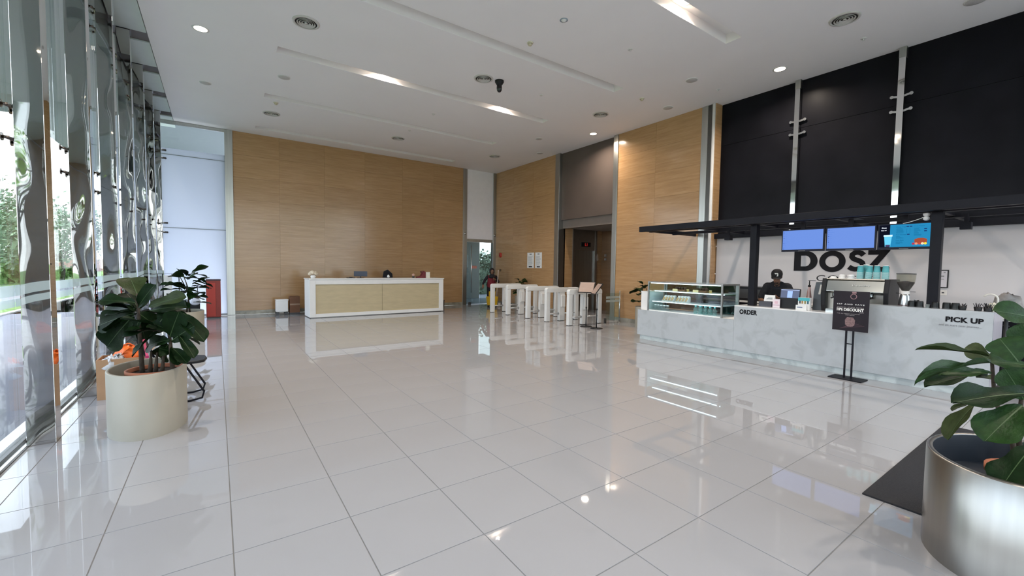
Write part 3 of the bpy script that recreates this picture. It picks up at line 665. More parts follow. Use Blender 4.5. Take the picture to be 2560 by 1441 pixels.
# ================================================================== TURNSTILES
GATEW = P('gate_white', (0.74, 0.74, 0.73), 0.35, var=0.02); GATEG = P('gate_line', (0.45, 0.46, 0.47), 0.4)
def make_gate():
    t = thing('turnstile', 'x', 'turnstile', group='white walk-through turnstiles')
    L, HG, D = 1.26, 0.985, 0.115
    b = MB(); rr = 0.07; prof = []
    poly = [(0, HG-0.14), (0, HG-rr)]+[(rr-rr*math.cos(a), HG-rr+rr*math.sin(a)) for a in [PI/2*i/6 for i in range(1, 7)]]
    poly += [(L-rr+rr*math.sin(a), HG-rr+rr*math.cos(a)) for a in [PI/2*i/6 for i in range(0, 7)]]+[(L, HG-0.14)]
    b.prism(poly, lambda a, c, d: (a, d, c), -D/2, D/2); b.build('top_beam', GATEW, t, bevel=0.008)
    for x0, x1 in ((0.0, 0.14), (0.50, 0.70), (1.13, 1.26)):
        lg = MB().box(x0, x1, -D/2+0.008, D/2-0.008, 0.012, HG-0.14).build('leg', GATEW, t, bevel=0.006)
        MB().box(x0+0.004, x1-0.03, -D/2+0.012, D/2-0.012, 0, 0.02).build('foot', BLACKPL, lg)
        MB().box(x1-0.035, x1-0.031, -D/2+0.006, -D/2+0.009, 0.02, HG-0.15).build('seam', GATEG, lg)
    for x0, x1 in ((0.14, 0.50), (0.70, 1.13)):
        MB().cyl((x0, 0, 0.22), (x1, 0, 0.22), 0.021, n=14).build('lower_rail', P('rail_satin', (0.70, 0.70, 0.70), 0.35, 0.7), t)
    MB().cyl((0.485, 0, 0.22), (0.50, 0, 0.22), 0.033, n=16).build('rail_flange', STEEL, t)
    for s in (-1, 1):
        MB().box(0.54, 0.68, s*(D/2-0.005), s*(D/2+0.035), 0.42, HG-0.22).build('barrier_flap', GATEW, t, bevel=0.006)
    MB().box(0.72, 0.84, -0.03, 0.03, HG-0.004, HG+0.004).build('card_reader', CHAR, t)
    return t
g0 = make_gate()
gl = ['white turnstile in front, beside the two sign stands', 'second white turnstile behind the sign stands', 'middle one of the five white turnstiles',
      'white turnstile catching warm light, second from the cleaner', 'white turnstile furthest back, beside the cleaner']
for k, y in enumerate((8.46, 9.40, 10.32, 11.40, 12.36)):
    if k == 0: g0.location = (7.73, y, 0); g0['label'] = gl[0]
    else: dup(g0, (7.73, y, 0), None, gl[k])
# glass side barrier by the lobby
t = thing('glass_barrier', 'low clear glass barrier with frosted stripes beside the last turnstile', 'barrier', (9.0, 8.32, 0))
MB().box(0.06, 0.62, -0.005, 0.005, 0.08, 0.86).build('glass_pane', GLSB, t)
for z in (0.60, 0.70): MB().box(0.06, 0.62, -0.007, -0.0055, z, z+0.065).build('frosted_stripe', FROST, t)
MB().cyl((0.64, 0, 0), (0.64, 0, 0.92), 0.022, n=16).build('post', STEEL, t)
MB().lathe([(0, 0.012), (0.055, 0.012), (0.06, 0)], c=(0.64, 0, 0), n=20).build('base_plate', STEEL, t)
MB().box(0.02, 0.06, -0.03, 0.03, 0, 0.14).build('shoe', DARKSTEEL, t)

def sign_stand(x, y, rz, label, hh, wd):
    t = thing('notice_stand', label, 'sign stand', (x, y, 0), rz, group='notice stands')
    MB().lathe([(0, 0.022), (0.13, 0.020), (0.155, 0.012), (0.16, 0.0), (0, 0)], n=32).build('base', BLACKPL, t)
    MB().cyl((0, 0, 0.02), (0, 0, hh*0.55), 0.014, n=12).cyl((0, 0, hh*0.55), (0, 0, hh), 0.010, n=12).build('pole', BLACKPL, t)
    MB().cyl((0, 0, hh*0.53), (0, 0, hh*0.57), 0.02, n=12).build('pole_collar', BLACKPL, t)
    fr = bpy.data.objects.new('board', MB().box(-wd/2, wd/2, -0.01, 0.01, -0.17, 0.17).mesh('board', BLACKPL)); COL.objects.link(fr); fr.parent = t
    fr.location = (0, -0.01, hh+0.12); fr.rotation_euler = (-0.62, 0, 0)
    MB().box(-wd/2+0.018, wd/2-0.018, -0.0125, -0.010, -0.152, 0.152).build('paper', P('notice_paper', (0.40, 0.29, 0.24), 0.55, var=0.05), fr)
    b = MB()
    for k in range(7): b.box(-wd/2+0.04, wd/2-0.05-0.03*(k % 3), -0.0135, -0.0124, 0.10-0.035*k, 0.105-0.035*k)
    b.build('print_lines', P('brown_print', (0.35, 0.25, 0.2), 0.6), fr)
    return t
sign_stand(8.07, 8.10, math.radians(-62), 'black notice stand with a wide tilted brown notice', 0.93, 0.42)
sign_stand(8.05, 7.70, math.radians(-118), 'black notice stand turned away, its tilted board seen edge-on', 0.91, 0.36)

# ================================================================== RECEPTION DESK
DESKP = P('desk_birch', (0.52, 0.43, 0.27), 0.45, var=0.07, scale=3, stretch=(1, 1, 4))
t = thing('reception_desk', 'long white reception desk with two pale wood front panels', 'desk', (2.18, 13.30, 0), math.radians(1.4))
MB().box(0, 0.16, 0, 0.75, 0.02, 1.12).build('side_panel', WHITE, t, bevel=0.004)
MB().box(4.10, 4.26, 0, 0.75, 0.02, 1.12).build('side_panel', WHITE, t, bevel=0.004)
MB().box(0.16, 4.10, 0.0, 0.10, 0.98, 1.12).build('front_rail', WHITE, t)
MB().box(0.16, 4.10, 0.0, 0.10, 0.02, 0.12).build('front_rail', WHITE, t)
MB().box(-0.02, 4.28, -0.02, 0.77, 1.12, 1.155).build('top', WHITEG, t, bevel=0.004)
for x0, x1 in ((0.16, 2.118), (2.126, 4.10)): MB().box(x0, x1, 0.03, 0.06, 0.12, 0.98).build('wood_panel', DESKP, t)
MB().box(0.03, 4.2, 0.02, 0.6, 0, 0.02).build('plinth', DARKSTEEL, t)
ZD = 1.155
t = thing('flower_arrangement', 'round cream flower arrangement on the end of the reception desk', 'flowers', (2.33, 13.62, ZD))
MB().lathe([(0, 0), (0.06, 0), (0.08, 0.05), (0.06, 0.09)], n=16).build('vase', WHITEG, t)
r_ = random.Random(3); b = MB()
for i in range(22):
    d = Vector((r_.gauss(0, 1), r_.gauss(0, 1), abs(r_.gauss(0, 1)))).normalized()*0.10; b.ell((d.x, d.y, 0.11+d.z*0.8), (0.045, 0.045, 0.04), 8, 6)
b.build('blooms', P('cream_petals', (0.72, 0.62, 0.48), 0.7, var=0.15, scale=20), t)
t = thing('desk_monitor', 'dark computer monitor on the reception desk', 'monitor', (3.72, 13.70, ZD), math.radians(160))
MB().box(-0.2, 0.2, -0.02, 0.02, 0.05, 0.21).build('screen', P('navy_plastic', (0.04, 0.05, 0.08), 0.3), t, bevel=0.006)
MB().box(-0.10, 0.10, -0.07, 0.07, 0, 0.012).cyl((0, 0, 0.01), (0, 0, 0.07), 0.02, n=10).build('stand', CHAR, t)
t = thing('desk_mat', 'flat dark desk pad beside the reception monitor', 'desk pad', (3.42, 13.66, ZD)); MB().box(-0.12, 0.1, -0.1, 0.1, 0, 0.015).build('pad', CHAR, t, bevel=0.005); MB().box(-0.05, 0.03, -0.05, 0.05, 0.015, 0.03).build('telephone_base', BLACKPL, t)
t = thing('office_chair', 'black office chair back rising behind the reception desk', 'chair', (4.86, 14.42, 0), PI)
b = MB(); b.prism([(-0.24, 0.62), (-0.18, 1.28), (-0.02, 1.42), (0.12, 1.36), (0.24, 0.62)], lambda a, c, d: (a, d-0.2, c), 0, 0.07); b.build('backrest', SHIRT, t, bevel=0.02)
MB().box(-0.24, 0.24, -0.24, 0.24, 0.42, 0.5).build('seat', SHIRT, t, bevel=0.03); MB().cyl((0, 0, 0.08), (0, 0, 0.43), 0.03, n=12).build('gas_lift', STEEL, t)
for k in range(5):
    a = 2*PI*k/5; MB().obox((0, 0, 0.09), (0.28*math.cos(a), 0.28*math.sin(a), 0.07), 0.04, 0.03).cyl((0.28*math.cos(a), 0.28*math.sin(a)-0.012, 0.03), (0.28*math.cos(a), 0.28*math.sin(a)+0.012, 0.03), 0.03, n=12).build('caster_arm', BLACKPL, t)
t = thing('desk_ornament', 'small white ornament beside the dark chair on the desk', 'ornament', (4.58, 13.62, ZD)); MB().lathe([(0, 0), (0.03, 0), (0.045, 0.05), (0.02, 0.10), (0.0, 0.11)], n=14).build('figure', WHITEG, t); MB().lathe([(0.05, 0), (0.05, 0.008), (0, 0.008)], n=14).build('base', CHAR, t)
t = thing('phone_set', 'dark red telephone set on the reception desk', 'telephone', (5.72, 13.65, ZD)); b = MB(); b.prism([(-0.16, 0), (0.14, 0), (0.14, 0.20), (0.08, 0.24), (-0.02, 0.07), (-0.16, 0.04)], lambda a, c, d: (a, d, c), -0.08, 0.08); b.build('body', P('maroon', (0.16, 0.02, 0.025), 0.5), t, bevel=0.008); MB().cyl((0.02, -0.09, 0.2), (0.02, 0.09, 0.2), 0.02, n=10).build('handset', P('maroon2', (0.10, 0.015, 0.02), 0.4), t)
t = thing('desk_flowerpot', 'tiny pink and cream pot on the reception desk', 'pot', (5.44, 13.64, ZD)); MB().lathe([(0, 0), (0.035, 0), (0.045, 0.06), (0, 0.06)], n=14).build('pot', CHAR, t); MB().ell((0, 0, 0.10), (0.055, 0.055, 0.045), 12, 8).build('bloom', P('peach', (0.6, 0.36, 0.28), 0.6), t)
t = thing('card_holder', 'upright white card box at the turnstile end of the desk', 'box', (5.94, 13.62, ZD)); MB().box(-0.075, 0.075, -0.04, 0.04, 0, 0.19).build('box', P('ivory', (0.78, 0.76, 0.66), 0.5), t, bevel=0.004); MB().box(-0.08, 0.08, -0.045, 0.045, 0.185, 0.2).build('lid', P('ivory2', (0.7, 0.68, 0.6), 0.5), t, bevel=0.003)
# things on the floor beside the desk
t = thing('white_crate', 'white plastic crate on the floor beside the reception desk', 'crate', (1.62, 14.72, 0)); MB().box(-0.16, 0.16, -0.14, 0.14, 0.10, 0.46).build('body', WHITE, t, bevel=0.01); MB().box(-0.17, 0.17, -0.15, 0.15, 0.44, 0.48).build('rim', WHITEG, t, bevel=0.006)
for sx_ in (-1, 1):
    for sy_ in (-1, 1): MB().cyl((sx_*0.12, sy_*0.1-0.01, 0.05), (sx_*0.12, sy_*0.1+0.01, 0.05), 0.05, n=12).build('caster', CHAR, t)
t = thing('brown_carton', 'brown carton standing against the side of the reception desk', 'carton', (1.98, 14.72, 0)); MB().box(-0.15, 0.13, -0.14, 0.14, 0.06, 0.56).build('body', P('dark_card', (0.16, 0.075, 0.04), 0.8), t, bevel=0.004); MB().box(-0.15, 0.13, -0.142, -0.138, 0.29, 0.34).build('tape', P('tape', (0.25, 0.15, 0.09), 0.3), t); MB().box(-0.15, 0.13, -0.14, 0.14, 0, 0.06).build('dolly', CHAR, t)
t = thing('low_bin', 'low dark box on the floor between desk and corner door', 'box', (7.0, 15.0, 0)); MB().box(-0.2, 0.2, -0.12, 0.12, 0, 0.24).build('body', P('brown_box', (0.07, 0.045, 0.03), 0.6), t, bevel=0.006); MB().box(-0.21, 0.21, -0.13, 0.13, 0.22, 0.26).build('lid', P('brown_box2', (0.10, 0.06, 0.04), 0.6), t, bevel=0.004)
# red cabinet by the end window
t = thing('red_cabinet', 'narrow red hose cabinet in front of the frosted end window', 'cabinet', (-0.09, 14.7, 0))
MB().box(-0.17, 0.17, -0.13, 0.13, 0.03, 1.08).build('body', P('dark_red', (0.26, 0.03, 0.02), 0.45), t, bevel=0.01)
MB().box(-0.15, 0.05, -0.14, -0.13, 0.06, 1.0).build('door', RED, t, bevel=0.004); MB().box(-0.175, 0.175, -0.14, 0.135, 1.06, 1.1).build('top', P('dark_top', (0.05, 0.02, 0.03), 0.4), t, bevel=0.004)
MB().box(-0.16, 0.16, -0.12, 0.12, 0, 0.03).build('plinth', CHAR, t)
t = thing('black_trolley_bag', 'black bag with a white flap standing beside the red cabinet', 'bag', (-0.52, 14.2, 0)); MB().box(-0.13, 0.13, -0.1, 0.1, 0.03, 0.5).build('body', SHIRT, t, bevel=0.04); MB().ell((0.03, -0.09, 0.52), (0.12, 0.05, 0.1), 14, 8).build('flap', P('lilac_white', (0.6, 0.62, 0.72), 0.5), t); MB().tube([(-0.08, 0.06, 0.5), (-0.08, 0.06, 0.9), (0.08, 0.06, 0.9), (0.08, 0.06, 0.5)], 0.01).build('handle', CHAR, t)
t = thing('display_easel', 'thin black display frame beside the frosted end window', 'frame', (-0.95, 13.6, 0)); MB().tube([(-0.16, 0, 0), (-0.16, 0, 1.28), (0.16, 0, 1.28), (0.16, 0, 0)], 0.012, 6).build('frame', BLACKPL, t); MB().box(-0.14, 0.02, -0.005, 0.005, 0.7, 1.24).build('sheet', PAPER, t); MB().box(-0.2, 0.2, -0.15, 0.15, 0, 0.015).build('base', BLACKPL, t)
# wall notices and alarm on the travertine
for k, (y0, y1) in enumerate(((12.98, 12.57), (12.49, 12.10))):
    t = thing('wall_notice', ['white printed notice on travertine, closer to the corner door', 'white printed notice on travertine, closer to the lift lobby'][k], 'notice', (XT-0.006, (y0+y1)/2, 1.54), group='paired wall notices')
    hw = (y0-y1)/2
    MB().box(-0.006, 0.0, -hw, hw, 0, 0.58).build('board', PAPER, t)
    b = MB(); r_ = random.Random(k)
    for q in range(13): b.box(-0.0075, -0.006, hw-0.05, -hw+0.05+r_.uniform(0, 0.1), 0.10+q*0.028, 0.108+q*0.028)
    b.build('print_lines', INKG, t)
    MB().box(-0.0075, -0.006, -hw+0.14, hw-0.14, 0.50, 0.545).build('logo_mark', INKG, t); MB().box(-0.0075, -0.006, -hw+0.1, hw-0.1, 0.03, 0.07).build('signature_mark', INK, t)
t = thing('fire_alarm', 'round red fire alarm bell on the travertine near the corner', 'fire alarm', (XT-0.002, 14.85, 2.06)); b = MB(); b.lathe([(0.10, 0), (0.10, 0.03), (0.07, 0.05), (0, 0.055)], n=28); b.build('bell', RED, t, rot=(0, -PI/2, 0)); b = MB(); b.lathe([(0.03, 0.05), (0.02, 0.065), (0, 0.066)], n=16); b.build('hub', P('dark_red2', (0.15, 0.01, 0.01), 0.4), t, rot=(0, -PI/2, 0))
t = thing('wall_switch', 'small brown wall switch below the red alarm bell', 'switch', (XT-0.002, 14.85, 1.38)); MB().box(-0.02, 0.0, -0.05, 0.05, 0, 0.10).build('plate', P('bronze', (0.12, 0.07, 0.03), 0.4), t, bevel=0.004); MB().box(-0.026, -0.02, -0.02, 0.02, 0.03, 0.07).build('button', P('bronze2', (0.2, 0.12, 0.05), 0.4), t)

# ================================================================== PLANTS
RLEAF = [
    ((3.283, 0.372, 1.121), (3.0, 0.574, 1.199), (-0.04, -0.41, 0.91), 0.04, 2),
    ((3.293, 0.363, 1.088), (2.772, 0.543, 1.099), (0.01, -0.04, 1.0), 0.045, 0),
    ((3.293, 0.363, 1.1), (3.264, 0.448, 1.161), (-0.62, -0.59, 0.53), 0.12, 2),
    ((3.254, 0.27, 1.117), (3.257, 0.335, 1.225), (-0.96, -0.22, 0.16), 0.15, 0),
    ((3.449, 0.253, 1.076), (3.3, 0.359, 1.111), (-0.26, -0.62, 0.74), 0.11, 0),
    ((3.502, 0.395, 0.996), (3.163, 0.569, 0.982), (-0.16, -0.23, 0.96), 0.1, 1),
    ((3.292, 0.36, 1.032), (3.031, 0.483, 1.067), (-0.11, -0.49, 0.87), 0.09, 0),
    ((3.373, 0.423, 0.986), (3.678, 0.331, 0.964), (0.03, -0.15, 0.99), 0.09, 2),
    ((3.228, 0.218, 0.973), (2.873, 0.405, 0.982), (-0.2, -0.43, 0.88), 0.14, 1),
    ((3.235, 0.391, 0.886), (3.009, 0.48, 0.746), (-0.33, 0.45, 0.83), 0.1, 2),
    ((3.357, 0.426, 0.849), (3.26, 0.492, 0.823), (-0.09, 0.25, 0.96), 0.05, 2),
    ((3.111, 0.236, 0.93), (2.898, 0.316, 0.805), (-0.55, -0.2, 0.81), 0.17, 0),
    ((3.352, 0.251, 0.914), (3.287, 0.304, 1.065), (-0.81, -0.56, -0.15), 0.14, 0),
    ((3.302, 0.211, 0.692), (3.094, 0.287, 0.546), (-0.54, 0.12, 0.83), 0.16, 1),
    ((3.504, 0.229, 1.315), (3.34, 0.347, 1.371), (-0.42, -0.79, 0.44), 0.13, 0),
    ((3.633, 0.247, 1.088), (3.601, 0.282, 1.282), (-0.89, -0.45, -0.07), 0.17, 0),
    ((3.658, 0.223, 0.958), (3.653, 0.109, 1.048), (-0.82, 0.38, 0.43), 0.2, 0),
    ((3.519, 0.209, 1.15), (3.674, 0.106, 1.235), (-0.54, -0.13, 0.83), 0.2, 1),
    ((3.337, 0.196, 0.851), (3.483, 0.09, 0.774), (-0.44, -0.84, 0.31), 0.2, 1),
    ((3.6, 0.245, 0.653), (3.526, 0.168, 0.528), (-0.67, -0.38, 0.63), 0.18, 1),
    ((3.663, 0.236, 1.24), (3.737, 0.196, 1.436), (-0.9, 0.22, 0.38), 0.2, 0),
]
LLEAF = [
    ((-0.616, 5.297, 1.225), (-0.696, 5.496, 1.432), (0.06, -0.71, 0.7), 0.23, 2),
    ((-0.622, 5.167, 1.178), (-0.876, 5.225, 1.229), (0.03, -0.58, 0.81), 0.15, 0),
    ((-0.637, 5.288, 1.113), (-0.954, 5.576, 1.09), (-0.41, -0.39, 0.82), 0.17, 1),
    ((-0.644, 5.266, 1.066), (-0.942, 5.412, 0.974), (-0.5, -0.74, 0.45), 0.23, 1),
    ((-0.653, 5.261, 1.041), (-0.909, 5.452, 0.729), (-0.52, -0.85, -0.1), 0.25, 1),
    ((-0.611, 5.233, 1.124), (-0.502, 5.069, 1.339), (-0.7, -0.69, -0.18), 0.14, 1),
    ((-0.526, 5.152, 1.135), (-0.277, 4.955, 1.263), (-0.68, -0.53, 0.51), 0.15, 2),
    ((-0.614, 5.253, 1.073), (-0.485, 5.3, 0.942), (0.54, -0.81, 0.24), 0.2, 0),
    ((-0.534, 5.232, 1.09), (-0.267, 5.063, 1.169), (-0.51, -0.48, 0.71), 0.17, 1),
    ((-0.319, 5.007, 1.093), (-0.098, 4.773, 0.873), (0.09, -0.63, 0.77), 0.17, 0),
    ((-0.294, 4.918, 0.879), (-0.174, 4.687, 0.736), (0.05, -0.51, 0.86), 0.11, 0),
    ((-0.355, 5.016, 0.758), (-0.238, 4.875, 0.647), (0.03, -0.6, 0.8), 0.12, 0),
    ((-0.371, 5.019, 0.834), (-0.593, 5.285, 0.767), (-0.74, -0.51, 0.44), 0.18, 0),
    ((-0.353, 5.032, 0.905), (-0.525, 5.176, 1.005), (-0.12, -0.66, 0.74), 0.15, 1),
    ((-0.366, 4.996, 0.866), (-0.302, 4.825, 1.088), (-0.37, -0.79, -0.5), 0.21, 1),
    ((-0.352, 4.998, 0.828), (-0.211, 4.802, 0.969), (-0.78, -0.62, -0.08), 0.19, 1),
    ((-0.385, 5.046, 0.786), (-0.488, 5.252, 0.604), (-0.63, -0.67, -0.4), 0.17, 1),
    ((-0.357, 5.048, 0.76), (-0.298, 4.906, 0.629), (0.19, -0.62, 0.76), 0.12, 1),
    ((-0.448, 5.158, 0.991), (-0.366, 5.194, 1.117), (-0.16, -0.92, 0.36), 0.19, 1),
    ((-0.615, 5.253, 1.028), (-0.561, 5.321, 0.805), (0.52, -0.84, -0.13), 0.15, 1),
    ((-0.392, 5.097, 0.956), (-0.234, 5.077, 1.044), (-0.35, -0.83, 0.44), 0.18, 1),
    ((-0.593, 5.181, 1.016), (-0.714, 5.394, 0.808), (-0.78, -0.61, -0.17), 0.14, 1),
    ((-0.361, 5.09, 0.708), (-0.444, 5.052, 0.76), (0.58, -0.7, 0.41), 0.16, 1),
]
def leaf_mesh(name, seed, mat, wave):
    r = random.Random(seed); nl, nw = 11, 4; v = []; f = []
    tt = [0, 0.06, 0.15, 0.26, 0.38, 0.5, 0.62, 0.73, 0.83, 0.91, 0.97, 1.0]; prof = [0.02, 0.13, 0.23, 0.285, 0.325, 0.39, 0.455, 0.49, 0.47, 0.38, 0.22, 0.03]
    ph = r.uniform(0, 6)
    for i in range(nl+1):
        t = tt[i]
        for j in range(-nw//2, nw//2+1):
            s = j/(nw/2); x = prof[i]*s*1.0
            z = 0.10*abs(s)**1.5*prof[i]*1.6 - 0.16*t*t + wave*abs(s)*math.sin(t*9+ph+s*1.3)
            v.append((x, t, z))
    k = nw+1
    for i in range(nl):
        for j in range(nw): f.append((i*k+j, i*k+j+1, (i+1)*k+j+1, (i+1)*k+j))
    b = MB(); b.add(v, f, 0, True)
    # raised midrib
    for i in range(nl):
        c0 = v[i*k+nw//2]; c1 = v[(i+1)*k+nw//2]; wd = 0.016*(1-i/nl)+0.004
        b.add([(c0[0]-wd, c0[1], c0[2]+0.006), (c0[0]+wd, c0[1], c0[2]+0.006), (c1[0]+wd*.8, c1[1], c1[2]+0.006), (c1[0]-wd*.8, c1[1], c1[2]+0.006)], [(0, 1, 2, 3)], 1, False)
    return b.mesh(name, [mat, VEIN])
LM = [leaf_mesh('leaf', 1, LEAFM, 0.03), leaf_mesh('leaf', 2, LEAFD, 0.045), leaf_mesh('leaf', 3, LEAFY, 0.03)]
def put_leaf(t, base, tip, nrm, wd, m, org):
    base = Vector(base)-Vector(org); tip = Vector(tip)-Vector(org); y = tip-base; L = y.length; y = y/L; n = Vector(nrm); n = (n-y*n.dot(y)).normalized(); x = y.cross(n)
    o = link('leaf', LM[m], t)
    M = Matrix(((x.x*wd, y.x*L, n.x*L, base.x), (x.y*wd, y.y*L, n.y*L, base.y), (x.z*wd, y.z*L, n.z*L, base.z), (0, 0, 0, 1)))
    lc, q, sc = M.decompose(); o.location = lc; o.rotation_mode = 'QUATERNION'; o.rotation_quaternion = q; o.scale = (wd, L, L)
    return o
def stems(t, lst, org, r0=0.016):
    for pts in lst:
        pts = [Vector(p)-Vector(org) for p in pts]; k = len(pts)
        MB().tube(pts, [r0*(1-0.6*i/max(1, k-1)) for i in range(k)], 8).build('stem', BARK, t)
def planter(x, y, a, b_, h, label, mat, inner, rz=0.0):
    t = thing('planter', label, 'planter', (x, y, 0), rz)
    MB().lathe([(1, 0.0), (1, h-0.005), (0.985, h), (0.93, h), (0.92, h-0.006)], n=56, sx=a, sy=b_).build('shell', mat, t)
    MB().lathe([(0.92, h-0.005), (0.92, h-0.30)], n=56, sx=a, sy=b_).build('liner', inner, t)
    MB().lathe([(0, h-0.17), (0.93, h-0.17)], n=56, sx=a, sy=b_).build('inner_floor', inner, t)
    return t
def plant(x, y, z, label):
    t = thing('fiddle_leaf_fig', label, 'plant', (x, y, z), group='fiddle leaf figs')
    return t
def nursery_pot(t, r, h, px=0, py=0):
    MB().lathe([(r*0.75, 0), (r*0.98, h-0.02), (r*1.06, h-0.02), (r*1.06, h+0.012), (r*0.94, h+0.012), (r*0.92, h-0.02)], c=(px, py, 0), n=28).build('nursery_pot', TERRA, t)
    MB().lathe([(0, h-0.02), (r*0.95, h-0.025)], c=(px, py, 0), n=28).build('soil', SOIL, t)
# white oval planter with fig, by the glazing
planter(-0.55, 5.22, 0.29, 0.43, 0.57, 'cream oval planter standing beside the mirror fins', CREAM, CREAM)
org = (-0.55, 5.22, 0.40); t = plant(*org, 'dark fiddle leaf fig in the cream planter beside the mirror fins')
nursery_pot(t, 0.21, 0.14, 0.06, -0.05)
LST = [[[-0.588, 5.194, 0.50], [-0.602, 5.222, 0.824], [-0.608, 5.239, 1.048], [-0.617, 5.257, 1.254]], [[-0.354, 5.034, 0.52], [-0.371, 5.061, 0.827], [-0.398, 5.093, 1.052]], [[-0.53, 5.155, 0.50], [-0.518, 5.156, 0.713]], [[-0.49, 5.127, 0.50], [-0.472, 5.124, 0.706]], [[-0.44, 5.093, 0.50], [-0.419, 5.088, 0.714]]]
stems(t, LST, org, 0.02)
for q in LLEAF: put_leaf(t, *q[:4], q[4] or 1, org)  # no mid-green leaves here: backlit shade is put into the leaf colour
r_ = random.Random(11)
for i in range(26):
    c = Vector((-0.43, 5.12, 0.93)) if i % 2 else Vector((-0.60, 5.28, 1.08)); d = Vector((r_.uniform(-1, 1), r_.uniform(-.2, 1.2), r_.uniform(-.5, .5))).normalized()
    put_leaf(t, c+d*0.04, c+d*r_.uniform(0.24, 0.34), Vector((0, 0, 1))-d*0.3, r_.uniform(0.16, 0.22), 1, org)
# steel planter with fig beside the mat
planter(3.50, 0.27, 0.44, 0.345, 0.56, 'brushed steel oval planter beside the black mat', SATIN, P('planter_inside', (0.03, 0.035, 0.045), 0.5))
org = (3.50, 0.27, 0.39); t = plant(*org, 'green fiddle leaf fig in the steel planter, leaves spreading over the mat')
nursery_pot(t, 0.17, 0.10, 0.02, -0.06)
RST = [[[3.475, 0.261, 0.48], [3.452, 0.289, 0.672], [3.38, 0.351, 0.882], [3.371, 0.37, 1.094], [3.365, 0.376, 1.126]], [[3.492, 0.249, 0.48], [3.479, 0.272, 0.714], [3.47, 0.267, 0.991], [3.448, 0.309, 1.0]], [[3.5, 0.23, 0.48], [3.56, 0.214, 0.886], [3.58, 0.217, 1.204]]]
stems(t, RST, org, 0.013)
for q in RLEAF: put_leaf(t, *q, org)
# smaller figs further away
def random_fig(x, y, z, label, seed, n, hgt, rad, mset):
    r = random.Random(seed); org = (x, y, z); t = plant(x, y, z, label)
    nursery_pot(t, 0.16, 0.10)
    for k in range(2):
        s = [(x+r.uniform(-.05, .05), y+r.uniform(-.05, .05), z+0.08), (x+r.uniform(-.1, .1), y+r.uniform(-.1, .1), z+hgt*.6), (x+r.uniform(-.15, .15), y+r.uniform(-.15, .15), z+hgt)]
        stems(t, [s], org, 0.016)
    for i in range(n):
        a = r.uniform(0, 2*PI); zz = r.uniform(0.35, 1.0)*hgt; c = Vector((x+0.06*math.cos(a), y+0.06*math.sin(a), z+zz))
        d = Vector((math.cos(a), math.sin(a), r.uniform(-0.35, 0.8))).normalized()
        put_leaf(t, c+d*0.03, c+d*r.uniform(0.7, 1.0)*rad, Vector((0, 0, 1.0))+Vector((r.gauss(0, .3), r.gauss(0, .3), 0))-d*0.2, r.uniform(0.15, 0.22), r.choice(mset), org)
    return t
planter(-0.50, 10.95, 0.27, 0.42, 0.57, 'cream oval planter further along the glazing', CREAM, CREAM)
random_fig(-0.50, 10.95, 0.40, 'dark fiddle leaf fig in the far cream planter along the glazing', 21, 44, 0.95, 0.42, (0, 1, 1))
planter(9.33, 7.25, 0.20, 0.20, 0.56, 'slim cream planter between the barrier post and the display case', CREAM, CREAM)
random_fig(9.33, 7.25, 0.40, 'fig with drooping leaves beside the cake display case', 23, 20, 0.75, 0.33, (0, 1, 2))
planter(9.35, 12.9, 0.18, 0.18, 0.50, 'white planter against the travertine behind the turnstiles', CREAM, CREAM)
random_fig(9.35, 12.9, 0.34, 'small bushy plant peeking above the turnstiles', 25, 24, 0.75, 0.26, (0, 1, 2))

# ---- mat, chair, box by the glazing
o = MB().box(3.67, 6.07, -0.28, 0.96, 0.0005, 0.012).build('entrance_mat', P('black_carpet', (0.014, 0.014, 0.017), 0.95, var=0.3, scale=80, bump=0.4, bscale=150), bevel=0.004); tag(o, 'black rectangular entrance mat on the tiles behind the steel planter', 'mat')
t = thing('folding_chair', 'black chair with looped sled legs behind the cream planter', 'chair', (-0.36, 6.06, 0))
b = MB(); b.prism([(-0.24, -0.2), (0.16, -0.2), (0.23, -0.15), (0.25, 0.0), (0.23, 0.15), (0.16, 0.2), (-0.24, 0.2)], lambda a, c, d: (a, c, d), 0.425, 0.455); b.build('seat', BLACKPL, t, bevel=0.01)
for s in (-0.19, 0.19):
    MB().tube([(-0.22, s, 0.42), (0.05, s, 0.425), (0.22, s, 0.10), (0.20, s, 0.03), (0.1, s, 0.012), (-0.12, s, 0.012), (-0.24, s, 0.02), (-0.05, s, 0.42)], 0.011, 8).build('leg_loop', BLACKM, t)
b = MB(); b.prism([(-0.21, 0.60), (-0.21, 0.80), (-0.17, 0.85), (0.17, 0.85), (0.21, 0.80), (0.21, 0.60)], lambda a, c, d: (d-(c-0.45)*0.28, a, c), -0.27, -0.245); b.build('backrest', BLACKPL, t, bevel=0.008)
for s in (-0.19, 0.19): MB().tube([(-0.23, s, 0.43), (-0.31, s, 0.66)], 0.011, 8).build('back_support', BLACKM, t)
t = thing('pink_strap', 'bright pink strap hanging over the black chair', 'strap', (-0.60, 6.06, 0.62)); MB().obox((-0.06, -0.1, 0.12), (-0.02, -0.22, -0.06), 0.022, 0.006).build('band', P('pink', (0.75, 0.08, 0.22), 0.5), t); MB().cbox((-0.02, -0.22, -0.07), (0.03, 0.02, 0.03)).build('buckle', P('pink2', (0.6, 0.05, 0.18), 0.4), t, bevel=0.004)
t = thing('cardboard_box', 'open cardboard box by the mirror fin behind the cream planter', 'box', (-0.93, 6.62, 0))
for x0, x1, y0, y1 in ((-0.19, 0.19, -0.17, -0.16), (-0.19, 0.19, 0.16, 0.17), (-0.19, -0.18, -0.16, 0.16), (0.18, 0.19, -0.16, 0.16)): MB().box(x0, x1, y0, y1, 0.005, 0.45).build('side', CARD, t)
MB().box(-0.19, 0.19, -0.17, 0.17, 0, 0.005).build('bottom', CARD, t)
